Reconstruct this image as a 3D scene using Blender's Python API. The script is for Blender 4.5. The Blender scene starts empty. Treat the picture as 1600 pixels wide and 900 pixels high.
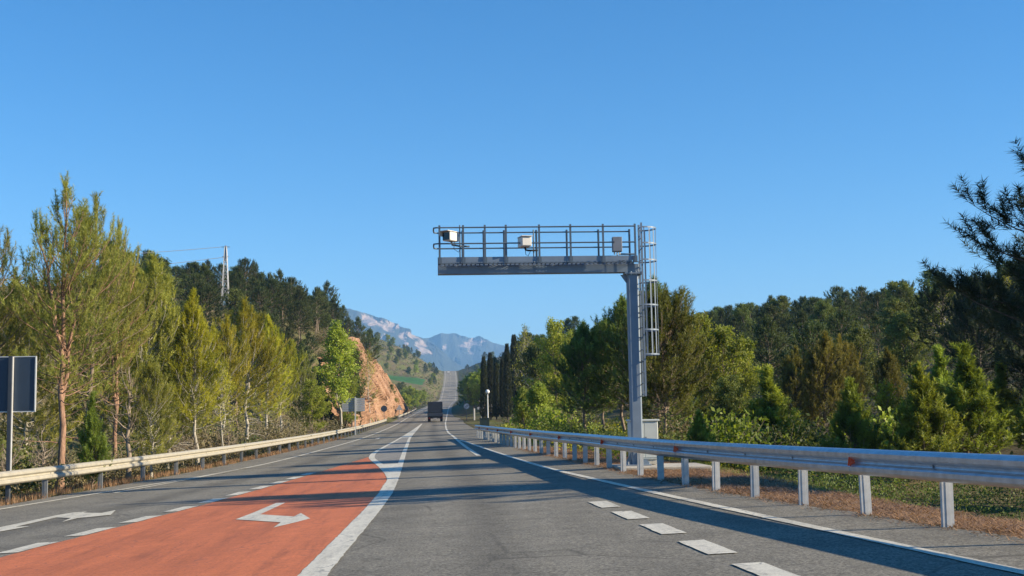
import bpy, math, random
import numpy as np
from mathutils import Matrix, Vector

# ------------------------------------------------------------------ camera, sky, sun, exposure
scene = bpy.context.scene
FPX = 1950.0                                   # focal length in pixels of a 1600 px wide picture
CAM_R = np.array([0.99827859, -0.05602189, -0.01736129])
CAM_U = np.array([0.01152451, -0.10287656, 0.99462737])
CAM_F = np.array([0.05750697, 0.99311528, 0.10205384])
CAM_H = 1.53
cam_data = bpy.data.cameras.new('camera')
cam_data.sensor_width = 36.0
cam_data.lens = FPX / 1600 * 36.0
cam_data.clip_start = 0.1
cam_data.clip_end = 40000
cam = bpy.data.objects.new('camera', cam_data)
scene.collection.objects.link(cam)
M4 = Matrix(((CAM_R[0], CAM_U[0], -CAM_F[0], 0), (CAM_R[1], CAM_U[1], -CAM_F[1], 0),
             (CAM_R[2], CAM_U[2], -CAM_F[2], CAM_H), (0, 0, 0, 1)))
cam.matrix_world = M4
scene.camera = cam

SUN_EL = math.radians(24)
SUN_AZ = math.radians(103)                     # clockwise from +Y (the road's direction)
world = bpy.data.worlds.new('World')
scene.world = world
world.use_nodes = True
wn = world.node_tree
sky = wn.nodes.new('ShaderNodeTexSky')
sky.sky_type = 'NISHITA'
sky.sun_disc = False
sky.sun_elevation = SUN_EL
sky.sun_rotation = SUN_AZ
sky.altitude = 400
sky.air_density = 1.0
sky.dust_density = 0.0
sky.ozone_density = 5.0
bg = wn.nodes['Background']
bg.inputs['Strength'].default_value = 0.089
hsv_sky = wn.nodes.new('ShaderNodeHueSaturation')
hsv_sky.inputs['Saturation'].default_value = 1.24
wn.links.new(sky.outputs[0], hsv_sky.inputs['Color'])
wn.links.new(hsv_sky.outputs[0], bg.inputs[0])
sun_data = bpy.data.lights.new('sun', 'SUN')
sun_data.energy = 5.0
sun_data.angle = math.radians(0.5)
sun_data.color = (1.0, 0.85, 0.63)
sun = bpy.data.objects.new('sun', sun_data)
scene.collection.objects.link(sun)
sun_dir = Vector((math.sin(SUN_AZ) * math.cos(SUN_EL), math.cos(SUN_AZ) * math.cos(SUN_EL), math.sin(SUN_EL)))
sun.rotation_euler = sun_dir.to_track_quat('Z', 'Y').to_euler()
scene.view_settings.view_transform = 'Standard'
scene.view_settings.look = 'None'
scene.view_settings.exposure = 1.0
scene.view_settings.gamma = 1.0
scene.render.engine = 'CYCLES'
scene.cycles.max_bounces = 6
scene.cycles.diffuse_bounces = 3
scene.cycles.transmission_bounces = 4
scene.cycles.volume_bounces = 1

# ------------------------------------------------------------------ helpers
COL = scene.collection
RNG = np.random.default_rng(11)
random.seed(5)


def ray(px, py):
    return CAM_F + CAM_R * (px - 800) / FPX - CAM_U * (py - 450) / FPX


def at(px, py, Y):
    d = ray(px, py)
    return np.array([0, 0, CAM_H]) + d * (Y / d[1])


def tag(o, label=None, cat=None, group=None, kind=None):
    if label: o['label'] = label
    if cat: o['category'] = cat
    if group: o['group'] = group
    if kind: o['kind'] = kind
    return o


def empty(name, loc, rz=0.0, parent=None):
    o = bpy.data.objects.new(name, None)
    o.empty_display_size = 0.3
    o.location = loc
    o.rotation_euler = (0, 0, rz)
    COL.objects.link(o)
    if parent: o.parent = parent
    return o


def link(name, me, parent=None, loc=None, rot=None):
    o = bpy.data.objects.new(name, me)
    COL.objects.link(o)
    if parent: o.parent = parent
    if loc is not None: o.location = loc
    if rot is not None: o.rotation_euler = rot
    return o


def fast_mesh(name, V, faces_n, idx, mat, attrs=None, smooth=False):
    """V (n,3); faces_n corners per face (const int); idx flat corner list"""
    me = bpy.data.meshes.new(name)
    V = np.asarray(V, dtype=np.float32)
    idx = np.asarray(idx, dtype=np.int32).ravel()
    nf = len(idx) // faces_n
    me.vertices.add(len(V)); me.vertices.foreach_set('co', V.ravel())
    me.loops.add(len(idx)); me.loops.foreach_set('vertex_index', idx)
    me.polygons.add(nf)
    me.polygons.foreach_set('loop_start', np.arange(nf, dtype=np.int32) * faces_n)
    me.polygons.foreach_set('use_smooth', np.full(nf, smooth, dtype=bool))
    if attrs:
        for k, a in attrs.items():
            at_ = me.attributes.new(k, 'FLOAT', 'POINT')
            at_.data.foreach_set('value', np.asarray(a, dtype=np.float32))
    me.update(calc_edges=True)
    me.validate()
    if mat: me.materials.append(mat)
    return me


class MB:
    """collects boxes, tubes and prisms into one mesh"""
    def __init__(self): self.v = []; self.f = []; self.sm = []

    def add(self, vs, fs, smooth=False):
        n = len(self.v)
        self.v += [tuple(map(float, p)) for p in vs]
        self.f += [tuple(i + n for i in f) for f in fs]
        self.sm += [smooth] * len(fs)

    def box(self, c, s, R=None, bev=0.0):
        c = np.array(c, float); h = np.array(s, float) / 2
        R = np.eye(3) if R is None else np.array(R)
        if bev <= 0:
            P = [c + R @ (h * np.array(q)) for q in
                 [(-1, -1, -1), (1, -1, -1), (1, 1, -1), (-1, 1, -1), (-1, -1, 1), (1, -1, 1), (1, 1, 1), (-1, 1, 1)]]
            self.add(P, [(0, 3, 2, 1), (4, 5, 6, 7), (0, 1, 5, 4), (1, 2, 6, 5), (2, 3, 7, 6), (3, 0, 4, 7)])
        else:
            b = bev; x, y, z = h
            ring = [(-x + b, -y), (x - b, -y), (x, -y + b), (x, y - b), (x - b, y), (-x + b, y), (-x, y - b), (-x, -y + b)]
            ring2 = [(-x + b, -y + b), (x - b, -y + b), (x - b, -y + b), (x - b, y - b), (x - b, y - b), (-x + b, y - b), (-x + b, y - b), (-x + b, -y + b)]
            P = []
            for zz, rg in ((-z, ring2), (-z + b, ring), (z - b, ring), (z, ring2)):
                P += [c + R @ np.array((q[0], q[1], zz)) for q in rg]
            F = []
            for k in range(3):
                for i in range(8):
                    j = (i + 1) % 8
                    F.append((k * 8 + i, k * 8 + j, k * 8 + 8 + j, k * 8 + 8 + i))
            F.append(tuple(range(7, -1, -1))); F.append(tuple(range(24, 32)))
            self.add(P, F)

    def path(self, pts, rad, n=6, cap=True, smooth=True):
        pts = np.array(pts, float); m = len(pts)
        rad = np.full(m, rad) if np.isscalar(rad) else np.array(rad)
        T = np.gradient(pts, axis=0); T /= np.linalg.norm(T, axis=1)[:, None] + 1e-9
        ref = np.array([0, 0, 1.0]) if abs(T[0][2]) < 0.9 else np.array([1.0, 0, 0])
        vs = []
        u = np.cross(T[0], ref); u /= np.linalg.norm(u)
        for i in range(m):
            u = u - T[i] * (u @ T[i]); u /= np.linalg.norm(u) + 1e-9
            w = np.cross(T[i], u)
            for k in range(n):
                a = 2 * math.pi * k / n
                vs.append(pts[i] + rad[i] * (math.cos(a) * u + math.sin(a) * w))
        fs = []
        for i in range(m - 1):
            for k in range(n):
                j = (k + 1) % n
                fs.append((i * n + k, i * n + j, (i + 1) * n + j, (i + 1) * n + k))
        self.add(vs, fs, smooth)
        if cap:
            self.add(vs[:n], [tuple(range(n - 1, -1, -1))]); self.add(vs[-n:], [tuple(range(n))])

    def prism(self, poly, axis, a, b):
        """poly of (u,v); extruded along axis index from a to b"""
        n = len(poly)
        def mk(u, v, w):
            p = [0, 0, 0]; o = [i for i in range(3) if i != axis]
            p[o[0]] = u; p[o[1]] = v; p[axis] = w
            return p
        vs = [mk(u, v, a) for u, v in poly] + [mk(u, v, b) for u, v in poly]
        fs = [tuple(range(n - 1, -1, -1)), tuple(range(n, 2 * n))]
        fs += [(i, (i + 1) % n, n + (i + 1) % n, n + i) for i in range(n)]
        self.add(vs, fs)

    def mesh(self, name, mat):
        me = bpy.data.meshes.new(name)
        me.from_pydata(self.v, [], self.f)
        me.polygons.foreach_set('use_smooth', np.array(self.sm, dtype=bool))
        me.materials.append(mat)
        import bmesh
        bm = bmesh.new(); bm.from_mesh(me)
        bmesh.ops.recalc_face_normals(bm, faces=bm.faces)
        bm.to_mesh(me); bm.free()
        return me

    def build(self, name, mat, parent=None, loc=None, rot=None):
        return link(name, self.mesh(name, mat), parent, loc, rot)


def rotz(a):
    c, s = math.cos(a), math.sin(a)
    return np.array([[c, -s, 0], [s, c, 0], [0, 0, 1]])


# ---- numpy value noise
def _hash(ix, iy, seed):
    h = (ix.astype(np.int64) * 374761393 + iy.astype(np.int64) * 668265263 + seed * 1442695041) & 0x7fffffff
    h = ((h ^ (h >> 13)) * 1274126177) & 0x7fffffff
    return ((h ^ (h >> 16)) & 0xffff) / 65535.0


def vnoise(x, y, seed=0):
    x = np.asarray(x, float); y = np.asarray(y, float)
    ix = np.floor(x); iy = np.floor(y); fx = x - ix; fy = y - iy
    fx = fx * fx * (3 - 2 * fx); fy = fy * fy * (3 - 2 * fy)
    a = _hash(ix, iy, seed); b = _hash(ix + 1, iy, seed); c = _hash(ix, iy + 1, seed); d = _hash(ix + 1, iy + 1, seed)
    return (a * (1 - fx) + b * fx) * (1 - fy) + (c * (1 - fx) + d * fx) * fy


def fbm(x, y, seed=0, o=4, ridged=False):
    s = 0; a = 0.5; t = 0
    for i in range(o):
        n = vnoise(x * 2 ** i, y * 2 ** i, seed + i * 17)
        if ridged: n = 1 - abs(2 * n - 1)
        s = s + a * n; t += a; a *= 0.5
    return s / t


def pchip(xs, ys):
    xs = np.array(xs, float); ys = np.array(ys, float)
    h = np.diff(xs); d = np.diff(ys) / h
    m = np.zeros(len(xs)); m[0] = d[0]; m[-1] = d[-1]
    for i in range(1, len(xs) - 1):
        m[i] = 0 if d[i - 1] * d[i] <= 0 else 2 * d[i - 1] * d[i] / (d[i - 1] + d[i])
    def f(x):
        x = np.clip(np.asarray(x, float), xs[0], xs[-1])
        i = np.clip(np.searchsorted(xs, x) - 1, 0, len(xs) - 2)
        t = (x - xs[i]) / h[i]
        return ((2 * t**3 - 3 * t**2 + 1) * ys[i] + (t**3 - 2 * t**2 + t) * h[i] * m[i]
                + (-2 * t**3 + 3 * t**2) * ys[i + 1] + (t**3 - t**2) * h[i] * m[i + 1])
    return f


# ------------------------------------------------------------------ materials
def new_mat(name):
    m = bpy.data.materials.new(name); m.use_nodes = True
    nt = m.node_tree
    b = nt.nodes['Principled BSDF']
    return m, nt, b


def N(nt, t, **kw):
    n = nt.nodes.new(t)
    for k, v in kw.items():
        if k in n.inputs.keys() if isinstance(k, str) else False: n.inputs[k].default_value = v
        else: setattr(n, k, v)
    return n


def noise_node(nt, scale, detail=4, rough=0.55, coord='Object', stretch=None):
    tc = nt.nodes.new('ShaderNodeTexCoord'); nz = nt.nodes.new('ShaderNodeTexNoise')
    nz.inputs['Scale'].default_value = scale; nz.inputs['Detail'].default_value = detail
    nz.inputs['Roughness'].default_value = rough
    if stretch:
        mp = nt.nodes.new('ShaderNodeMapping'); mp.inputs['Scale'].default_value = stretch
        nt.links.new(tc.outputs[coord], mp.inputs[0]); nt.links.new(mp.outputs[0], nz.inputs[0])
    else:
        nt.links.new(tc.outputs[coord], nz.inputs[0])
    return nz


def ramp(nt, src, stops):
    r = nt.nodes.new('ShaderNodeValToRGB')
    while len(r.color_ramp.elements) < len(stops): r.color_ramp.elements.new(0.5)
    for e, (p, c) in zip(r.color_ramp.elements, stops):
        e.position = p; e.color = (*c, 1) if len(c) == 3 else c
    nt.links.new(src, r.inputs[0])
    return r


def mix(nt, fac, a, b, mode='MIX'):
    m = nt.nodes.new('ShaderNodeMix'); m.data_type = 'RGBA'; m.blend_type = mode
    for sock, v in ((m.inputs[0], fac), (m.inputs[6], a), (m.inputs[7], b)):
        if hasattr(v, 'default_value') or hasattr(v, 'is_linked'): nt.links.new(v, sock)
        elif isinstance(v, (int, float)): sock.default_value = v
        else: sock.default_value = (*v, 1)
    return m.outputs[2]


def bump(nt, b, src, strength=0.3, dist=0.02):
    bp = nt.nodes.new('ShaderNodeBump'); bp.inputs['Strength'].default_value = strength
    bp.inputs['Distance'].default_value = dist
    nt.links.new(src, bp.inputs['Height']); nt.links.new(bp.outputs[0], b.inputs['Normal'])


def simple(name, col, rough=0.6, metal=0.0, var=0.12, scale=3.0, bumpy=0.0):
    m, nt, b = new_mat(name)
    nz = noise_node(nt, scale, 5)
    c = np.array(col)
    r = ramp(nt, nz.outputs[0], [(0.3, tuple(c * (1 - var))), (0.7, tuple(np.minimum(c * (1 + var), 1)))])
    nt.links.new(r.outputs[0], b.inputs['Base Color'])
    b.inputs['Roughness'].default_value = rough; b.inputs['Metallic'].default_value = metal
    if bumpy: bump(nt, b, nz.outputs[0], bumpy)
    return m


def asphalt_mat(name, base, tint=(1, 1, 1), crack=True):
    m, nt, b = new_mat(name)
    big = noise_node(nt, 0.35, 4, 0.6, stretch=(1, 0.12, 1))
    fine = noise_node(nt, 9, 5, 0.85)
    grit = noise_node(nt, 34, 3, 0.8)
    c = np.array(tint) * base
    r1 = ramp(nt, big.outputs[0], [(0.3, tuple(c * 0.86)), (0.7, tuple(c * 1.14))])
    r2 = ramp(nt, fine.outputs[0], [(0.3, (0.68,) * 3), (0.5, (1.0,) * 3), (0.72, (1.32,) * 3)])
    r3 = ramp(nt, grit.outputs[0], [(0.34, (0.35,) * 3), (0.5, (1.0,) * 3), (0.66, (1.65,) * 3)])
    o = mix(nt, 1.0, r1.outputs[0], r2.outputs[0], 'MULTIPLY')
    o = mix(nt, 1.0, o, r3.outputs[0], 'MULTIPLY')
    if crack:
        tc = nt.nodes.new('ShaderNodeTexCoord')
        wob = noise_node(nt, 1.3, 4)
        av = nt.nodes.new('ShaderNodeMixRGB'); av.inputs[0].default_value = 0.12
        nt.links.new(tc.outputs['Object'], av.inputs[1]); nt.links.new(wob.outputs[1], av.inputs[2])
        vo = nt.nodes.new('ShaderNodeTexVoronoi'); vo.feature = 'DISTANCE_TO_EDGE'
        vo.inputs['Scale'].default_value = 0.55
        nt.links.new(av.outputs[0], vo.inputs[0])
        rr = ramp(nt, vo.outputs[0], [(0.0, (1,) * 3), (0.018, (0,) * 3)])
        msk = noise_node(nt, 0.22, 2)
        rm = ramp(nt, msk.outputs[0], [(0.46, (0,) * 3), (0.58, (0.7,) * 3)])
        f = mix(nt, 1.0, rr.outputs[0], rm.outputs[0], 'MULTIPLY')
        o = mix(nt, f, o, tuple(c * 0.35))
    blot = noise_node(nt, 0.9, 7, 0.7)
    rb = ramp(nt, blot.outputs[0], [(0.3, (0.72,) * 3), (0.5, (1.0,) * 3), (0.7, (1.12,) * 3)])
    o = mix(nt, 1.0, o, rb.outputs[0], 'MULTIPLY')
    wa = nt.nodes.new('ShaderNodeAttribute'); wa.attribute_name = 'wear'
    wr = nt.nodes.new('ShaderNodeMapRange'); wr.inputs[1].default_value = -1.2; wr.inputs[2].default_value = 1.2
    nt.links.new(wa.outputs['Fac'], wr.inputs[0])
    rw = ramp(nt, wr.outputs[0], [(0.0, (0.72,) * 3), (0.5, (1.0,) * 3), (1.0, (1.15,) * 3)])
    o = mix(nt, 1.0, o, rw.outputs[0], 'MULTIPLY')
    nt.links.new(o, b.inputs['Base Color'])
    b.inputs['Roughness'].default_value = 0.88
    b.inputs['Specular IOR Level'].default_value = 0.3
    bump(nt, b, grit.outputs[0], 0.5, 0.006)
    return m


def paint_mat(name, col, under, wear=0.5, rough=0.6):
    m, nt, b = new_mat(name)
    n1 = noise_node(nt, 2.2, 6, 0.65)
    n2 = noise_node(nt, 30, 3, 0.7)
    grit = noise_node(nt, 30, 3, 0.8)
    c = np.array(col)
    base = ramp(nt, n1.outputs[0], [(0.3, tuple(c * 0.86)), (0.7, tuple(np.minimum(c * 1.08, 1)))])
    r3 = ramp(nt, grit.outputs[0], [(0.32, (0.74,) * 3), (0.7, (1.22,) * 3)])
    o = mix(nt, 1.0, base.outputs[0], r3.outputs[0], 'MULTIPLY')
    tc = nt.nodes.new('ShaderNodeTexCoord')
    vo = nt.nodes.new('ShaderNodeTexVoronoi'); vo.feature = 'DISTANCE_TO_EDGE'; vo.inputs['Scale'].default_value = 3.2
    wob = noise_node(nt, 5, 4)
    av = nt.nodes.new('ShaderNodeMixRGB'); av.inputs[0].default_value = 0.12
    nt.links.new(tc.outputs['Object'], av.inputs[1]); nt.links.new(wob.outputs[1], av.inputs[2])
    nt.links.new(av.outputs[0], vo.inputs[0])
    cr = ramp(nt, vo.outputs[0], [(0.0, (1,) * 3), (0.05, (0,) * 3)])
    msk = ramp(nt, n1.outputs[0], [(0.55 - 0.1 * wear, (0,) * 3), (0.62, (0.8 * wear,) * 3)])
    f1 = mix(nt, 1.0, cr.outputs[0], msk.outputs[0], 'MULTIPLY')
    sp = ramp(nt, n2.outputs[0], [(0.68 - 0.08 * wear, (0,) * 3), (0.75, (0.7 * wear,) * 3)])
    st = noise_node(nt, 1.6, 7, 0.75, stretch=(2.5, 0.22, 1))
    rs = ramp(nt, st.outputs[0], [(0.32, (0.70,) * 3), (0.5, (1.0,) * 3), (0.72, (1.10,) * 3)])
    o = mix(nt, 1.0, o, rs.outputs[0], 'MULTIPLY')
    wa = nt.nodes.new('ShaderNodeAttribute'); wa.attribute_name = 'wear'
    wr = nt.nodes.new('ShaderNodeMapRange'); wr.inputs[1].default_value = -1.2; wr.inputs[2].default_value = 1.2
    nt.links.new(wa.outputs['Fac'], wr.inputs[0])
    rw = ramp(nt, wr.outputs[0], [(0.0, (0.88,) * 3), (0.5, (1.0,) * 3), (1.0, (0.80,) * 3)])
    o = mix(nt, 1.0, o, rw.outputs[0], 'MULTIPLY')
    f = mix(nt, 1.0, f1, sp.outputs[0], 'ADD')
    pt = noise_node(nt, 7, 7, 0.8)
    rp = ramp(nt, pt.outputs[0], [(0.60 - 0.04 * wear, (0,) * 3), (0.70, (0.75 * wear,) * 3)])
    f = mix(nt, 1.0, f, rp.outputs[0], 'ADD')
    o = mix(nt, f, o, under)
    nt.links.new(o, b.inputs['Base Color'])
    b.inputs['Roughness'].default_value = rough
    bump(nt, b, grit.outputs[0], 0.3, 0.005)
    return m


def leaf_mat(name, dark, light, hue=0.02, transl=0.3, var=0.32):
    m = bpy.data.materials.new(name); m.use_nodes = True
    nt = m.node_tree; nt.nodes.clear()
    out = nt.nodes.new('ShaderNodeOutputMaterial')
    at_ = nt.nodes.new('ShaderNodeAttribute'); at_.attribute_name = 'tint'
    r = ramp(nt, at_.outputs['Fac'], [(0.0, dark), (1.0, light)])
    oi = nt.nodes.new('ShaderNodeObjectInfo')
    hsv = nt.nodes.new('ShaderNodeHueSaturation')
    mr = nt.nodes.new('ShaderNodeMapRange'); mr.inputs[3].default_value = 0.5 - hue; mr.inputs[4].default_value = 0.5 + hue
    nt.links.new(oi.outputs['Random'], mr.inputs[0]); nt.links.new(mr.outputs[0], hsv.inputs['Hue'])
    ml = nt.nodes.new('ShaderNodeMath'); ml.operation = 'MULTIPLY'; ml.inputs[1].default_value = 7.31
    fr = nt.nodes.new('ShaderNodeMath'); fr.operation = 'FRACT'
    nt.links.new(oi.outputs['Random'], ml.inputs[0]); nt.links.new(ml.outputs[0], fr.inputs[0])
    mv = nt.nodes.new('ShaderNodeMapRange'); mv.inputs[3].default_value = 1 - var; mv.inputs[4].default_value = 1 + var
    nt.links.new(fr.outputs[0], mv.inputs[0]); nt.links.new(mv.outputs[0], hsv.inputs['Value'])
    nt.links.new(r.outputs[0], hsv.inputs['Color'])
    df = nt.nodes.new('ShaderNodeBsdfPrincipled'); df.inputs['Roughness'].default_value = 0.55
    df.inputs['Specular IOR Level'].default_value = 0.25
    tr = nt.nodes.new('ShaderNodeBsdfTranslucent')
    gn = nt.nodes.new('ShaderNodeMixRGB'); gn.blend_type = 'MULTIPLY'; gn.inputs[0].default_value = 1
    gn.inputs[2].default_value = (1.3, 1.25, 0.6, 1)
    nt.links.new(hsv.outputs[0], gn.inputs[1]); nt.links.new(gn.outputs[0], tr.inputs[0])
    nt.links.new(hsv.outputs[0], df.inputs['Base Color'])
    ms = nt.nodes.new('ShaderNodeMixShader'); ms.inputs[0].default_value = transl
    nt.links.new(df.outputs[0], ms.inputs[1]); nt.links.new(tr.outputs[0], ms.inputs[2])
    nt.links.new(ms.outputs[0], out.inputs[0])
    return m


MAT = {}
MAT['asphalt'] = asphalt_mat('asphalt', 0.19, (1.0, 0.93, 0.74))
MAT['shoulder'] = asphalt_mat('shoulder_asphalt', 0.20, (1.0, 0.93, 0.75))
MAT['gore'] = asphalt_mat('gore_asphalt', 0.25, (1.0, 0.96, 0.86), False)
MAT['red'] = paint_mat('red_surfacing', (0.60, 0.170, 0.056), (0.17, 0.07, 0.045), 0.75, 0.75)
MAT['white'] = paint_mat('white_road_paint', (0.70, 0.655, 0.52), (0.13, 0.125, 0.11), 1.0)
MAT['galv'] = simple('galvanised_steel', (0.50, 0.53, 0.56), 0.34, 0.75, 0.16, 7)
MAT['galv_post'] = simple('galvanised_post', (0.50, 0.51, 0.50), 0.6, 0.25, 0.15, 9)
MAT['cream'] = simple('weathered_zinc', (0.42, 0.39, 0.31), 0.6, 0.2, 0.12, 5)
MAT['gantry'] = simple('gantry_steel', (0.20, 0.25, 0.31), 0.5, 0.3, 0.10, 3)
MAT['gantry_dark'] = simple('gantry_rail_steel', (0.11, 0.145, 0.18), 0.5, 0.3, 0.10, 3)
MAT['camwhite'] = simple('housing_white', (0.68, 0.66, 0.60), 0.45, 0, 0.06, 8)
MAT['black'] = simple('black_rubber', (0.015, 0.015, 0.017), 0.5, 0, 0.2, 20)
MAT['glass'] = simple('dark_lens', (0.01, 0.012, 0.016), 0.08, 0, 0.1, 4)
MAT['boxgrey'] = simple('box_grey', (0.33, 0.35, 0.38), 0.5, 0.1, 0.08, 6)
MAT['boxdark'] = simple('box_slate', (0.19, 0.205, 0.235), 0.5, 0.1, 0.08, 6)
MAT['cabinet'] = simple('cabinet_polyester', (0.50, 0.53, 0.50), 0.55, 0, 0.06, 4)
MAT['concrete'] = simple('concrete', (0.42, 0.39, 0.33), 0.85, 0, 0.2, 5, 0.2)
MAT['orange'] = simple('reflector_orange', (0.75, 0.09, 0.03), 0.3, 0, 0.1, 20)
MAT['signback'] = simple('sign_back_shaded', (0.035, 0.055, 0.085), 0.5, 0.2, 0.12, 2)  # base colour darkened to give the sign backs their shade
MAT['signedge'] = simple('sign_edge_aluminium', (0.65, 0.65, 0.63), 0.45, 0.4, 0.06, 6)
MAT['signpost'] = simple('sign_post_grey', (0.22, 0.23, 0.24), 0.55, 0.3, 0.12, 6)
MAT['shadepost'] = simple('shaded_post_steel', (0.05, 0.06, 0.075), 0.5, 0.2, 0.12, 6)  # post colour darkened for the shade on its front
MAT['signwhite'] = simple('sign_white', (0.72, 0.72, 0.70), 0.5, 0, 0.05, 6)
MAT['truckbody'] = simple('tarpaulin_grey_shaded', (0.010, 0.018, 0.034), 0.6, 0, 0.25, 2)  # dark grey tarpaulin, colour deepened further for tree shade
MAT['trucklow'] = simple('truck_grey_panel', (0.030, 0.040, 0.060), 0.5, 0.1, 0.15, 2)
MAT['redlamp'] = simple('red_lamp', (0.35, 0.02, 0.02), 0.3)
MAT['globe'] = simple('opal_globe', (0.82, 0.82, 0.80), 0.3, 0, 0.03, 4)
MAT['bin'] = simple('dark_green_bin', (0.02, 0.035, 0.03), 0.5, 0, 0.2, 5)
MAT['stone'] = simple('hut_render', (0.30, 0.28, 0.26), 0.9, 0, 0.25, 2, 0.3)
MAT['roof'] = simple('hut_roof_sheet', (0.42, 0.40, 0.37), 0.7, 0, 0.2, 2)
MAT['paleroad'] = asphalt_mat('old_asphalt_with_glare', 0.27, (1.0, 0.92, 0.76), False)  # worn asphalt, paled in colour also for grazing reflection
MAT['paleroad'].node_tree.nodes['Principled BSDF'].inputs['Specular IOR Level'].default_value = 0.05
MAT['paleway'] = asphalt_mat('side_road_paving', 0.27, (1.0, 0.93, 0.80), False)


def bark(name, a, b_, patch=None):
    m, nt, b = new_mat(name)
    nz = noise_node(nt, 5, 6, 0.7, stretch=(3, 3, 0.7))
    r = ramp(nt, nz.outputs[0], [(0.32, a), (0.66, b_)])
    nt.links.new(r.outputs[0], b.inputs['Base Color']); b.inputs['Roughness'].default_value = 0.9
    bump(nt, b, nz.outputs[0], 0.8, 0.03)
    return m


MAT['bark_pine'] = bark('bark_pine', (0.10, 0.075, 0.055), (0.34, 0.26, 0.19))
MAT['bark_red'] = bark('bark_red_pine', (0.13, 0.075, 0.05), (0.42, 0.25, 0.16))
MAT['bark_pale'] = bark('bark_pale', (0.22, 0.20, 0.16), (0.52, 0.48, 0.40))
MAT['bark_dark'] = bark('bark_dark', (0.05, 0.04, 0.035), (0.16, 0.13, 0.10))
MAT['twig'] = bark('dry_twigs', (0.16, 0.12, 0.085), (0.40, 0.33, 0.25))
MAT['olive'] = leaf_mat('needles_olive', (0.125, 0.145, 0.032), (0.42, 0.42, 0.105), 0.014, 0.45)
MAT['yellowpine'] = leaf_mat('needles_yellow_green', (0.16, 0.18, 0.022), (0.52, 0.49, 0.070), 0.014, 0.48)
MAT['darkpine_shade'] = leaf_mat('needles_dark_shade', (0.026, 0.046, 0.018), (0.120, 0.150, 0.055), 0.016)  # dark green needles, colour deepened for shade on the wooded hill
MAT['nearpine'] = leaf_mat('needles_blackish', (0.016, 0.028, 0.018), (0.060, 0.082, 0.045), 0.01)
MAT['youngpine'] = leaf_mat('needles_fresh', (0.070, 0.115, 0.020), (0.35, 0.41, 0.080), 0.014, 0.42)
MAT['roadpine'] = leaf_mat('needles_roadside', (0.045, 0.080, 0.020), (0.24, 0.30, 0.075), 0.014, 0.32)
MAT['midpine'] = leaf_mat('needles_mid', (0.070, 0.095, 0.024), (0.30, 0.32, 0.085), 0.014, 0.38)
MAT['brownpine'] = leaf_mat('foliage_brownish', (0.095, 0.100, 0.026), (0.33, 0.30, 0.085), 0.014, 0.42)
MAT['leaf'] = leaf_mat('leaves_bright', (0.085, 0.135, 0.018), (0.36, 0.42, 0.065), 0.014, 0.42)
MAT['leafyellow'] = leaf_mat('leaves_yellow_green', (0.13, 0.15, 0.015), (0.42, 0.41, 0.05), 0.012, 0.4)
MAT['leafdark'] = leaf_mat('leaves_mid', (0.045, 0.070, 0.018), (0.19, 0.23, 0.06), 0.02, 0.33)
MAT['cypress'] = leaf_mat('cypress_scales', (0.014, 0.022, 0.011), (0.075, 0.085, 0.034), 0.012, 0.15)
MAT['scrub'] = leaf_mat('scrub_mixed', (0.075, 0.070, 0.032), (0.28, 0.235, 0.12), 0.01, 0.25)
MAT['grass'] = leaf_mat('grass_blades', (0.06, 0.10, 0.02), (0.34, 0.36, 0.09), 0.01, 0.35)
MAT['litter'] = leaf_mat('pine_litter', (0.08, 0.045, 0.026), (0.38, 0.225, 0.115), 0.01, 0.1)


def ground_mat():
    m, nt, b = new_mat('ground_soil')
    n1 = noise_node(nt, 0.08, 5); n2 = noise_node(nt, 1.4, 6, 0.7); n3 = noise_node(nt, 14, 4, 0.7)
    base = ramp(nt, n1.outputs[0], [(0.35, (0.085, 0.075, 0.038)), (0.65, (0.165, 0.125, 0.072))])
    r2 = ramp(nt, n2.outputs[0], [(0.3, (0.6,) * 3), (0.7, (1.35,) * 3)])
    o = mix(nt, 1.0, base.outputs[0], r2.outputs[0], 'MULTIPLY')
    def A(n):
        a = nt.nodes.new('ShaderNodeAttribute'); a.attribute_name = n; return a.outputs['Fac']
    gr = ramp(nt, n2.outputs[0], [(0.3, (0.06, 0.085, 0.02)), (0.7, (0.17, 0.18, 0.055))])
    o = mix(nt, A('grass'), o, gr.outputs[0])
    li = ramp(nt, n3.outputs[0], [(0.3, (0.13, 0.075, 0.042)), (0.7, (0.36, 0.235, 0.135))])
    o = mix(nt, A('litter'), o, li.outputs[0])
    fi = ramp(nt, n2.outputs[0], [(0.3, (0.045, 0.12, 0.035)), (0.7, (0.06, 0.15, 0.045))])
    o = mix(nt, A('field'), o, fi.outputs[0])
    r3 = ramp(nt, n3.outputs[0], [(0.3, (0.75,) * 3), (0.7, (1.2,) * 3)])
    o = mix(nt, 1.0, o, r3.outputs[0], 'MULTIPLY')
    nt.links.new(o, b.inputs['Base Color']); b.inputs['Roughness'].default_value = 0.95
    b.inputs['Specular IOR Level'].default_value = 0.1
    bump(nt, b, n3.outputs[0], 0.7, 0.05)
    return m


MAT['ground'] = ground_mat()


def rock_mat():
    m, nt, b = new_mat('orange_rock')
    n1 = noise_node(nt, 0.45, 6, 0.65, stretch=(1, 0.6, 2.2)); n2 = noise_node(nt, 4, 6, 0.7)
    r = ramp(nt, n1.outputs[0], [(0.25, (0.14, 0.075, 0.042)), (0.5, (0.33, 0.185, 0.105)), (0.75, (0.45, 0.30, 0.19))])
    r2 = ramp(nt, n2.outputs[0], [(0.3, (0.7,) * 3), (0.7, (1.25,) * 3)])
    o = mix(nt, 1.0, r.outputs[0], r2.outputs[0], 'MULTIPLY')
    nt.links.new(o, b.inputs['Base Color']); b.inputs['Roughness'].default_value = 0.95
    bump(nt, b, n2.outputs[0], 0.8, 0.15)
    return m


MAT['rock'] = rock_mat()


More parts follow.
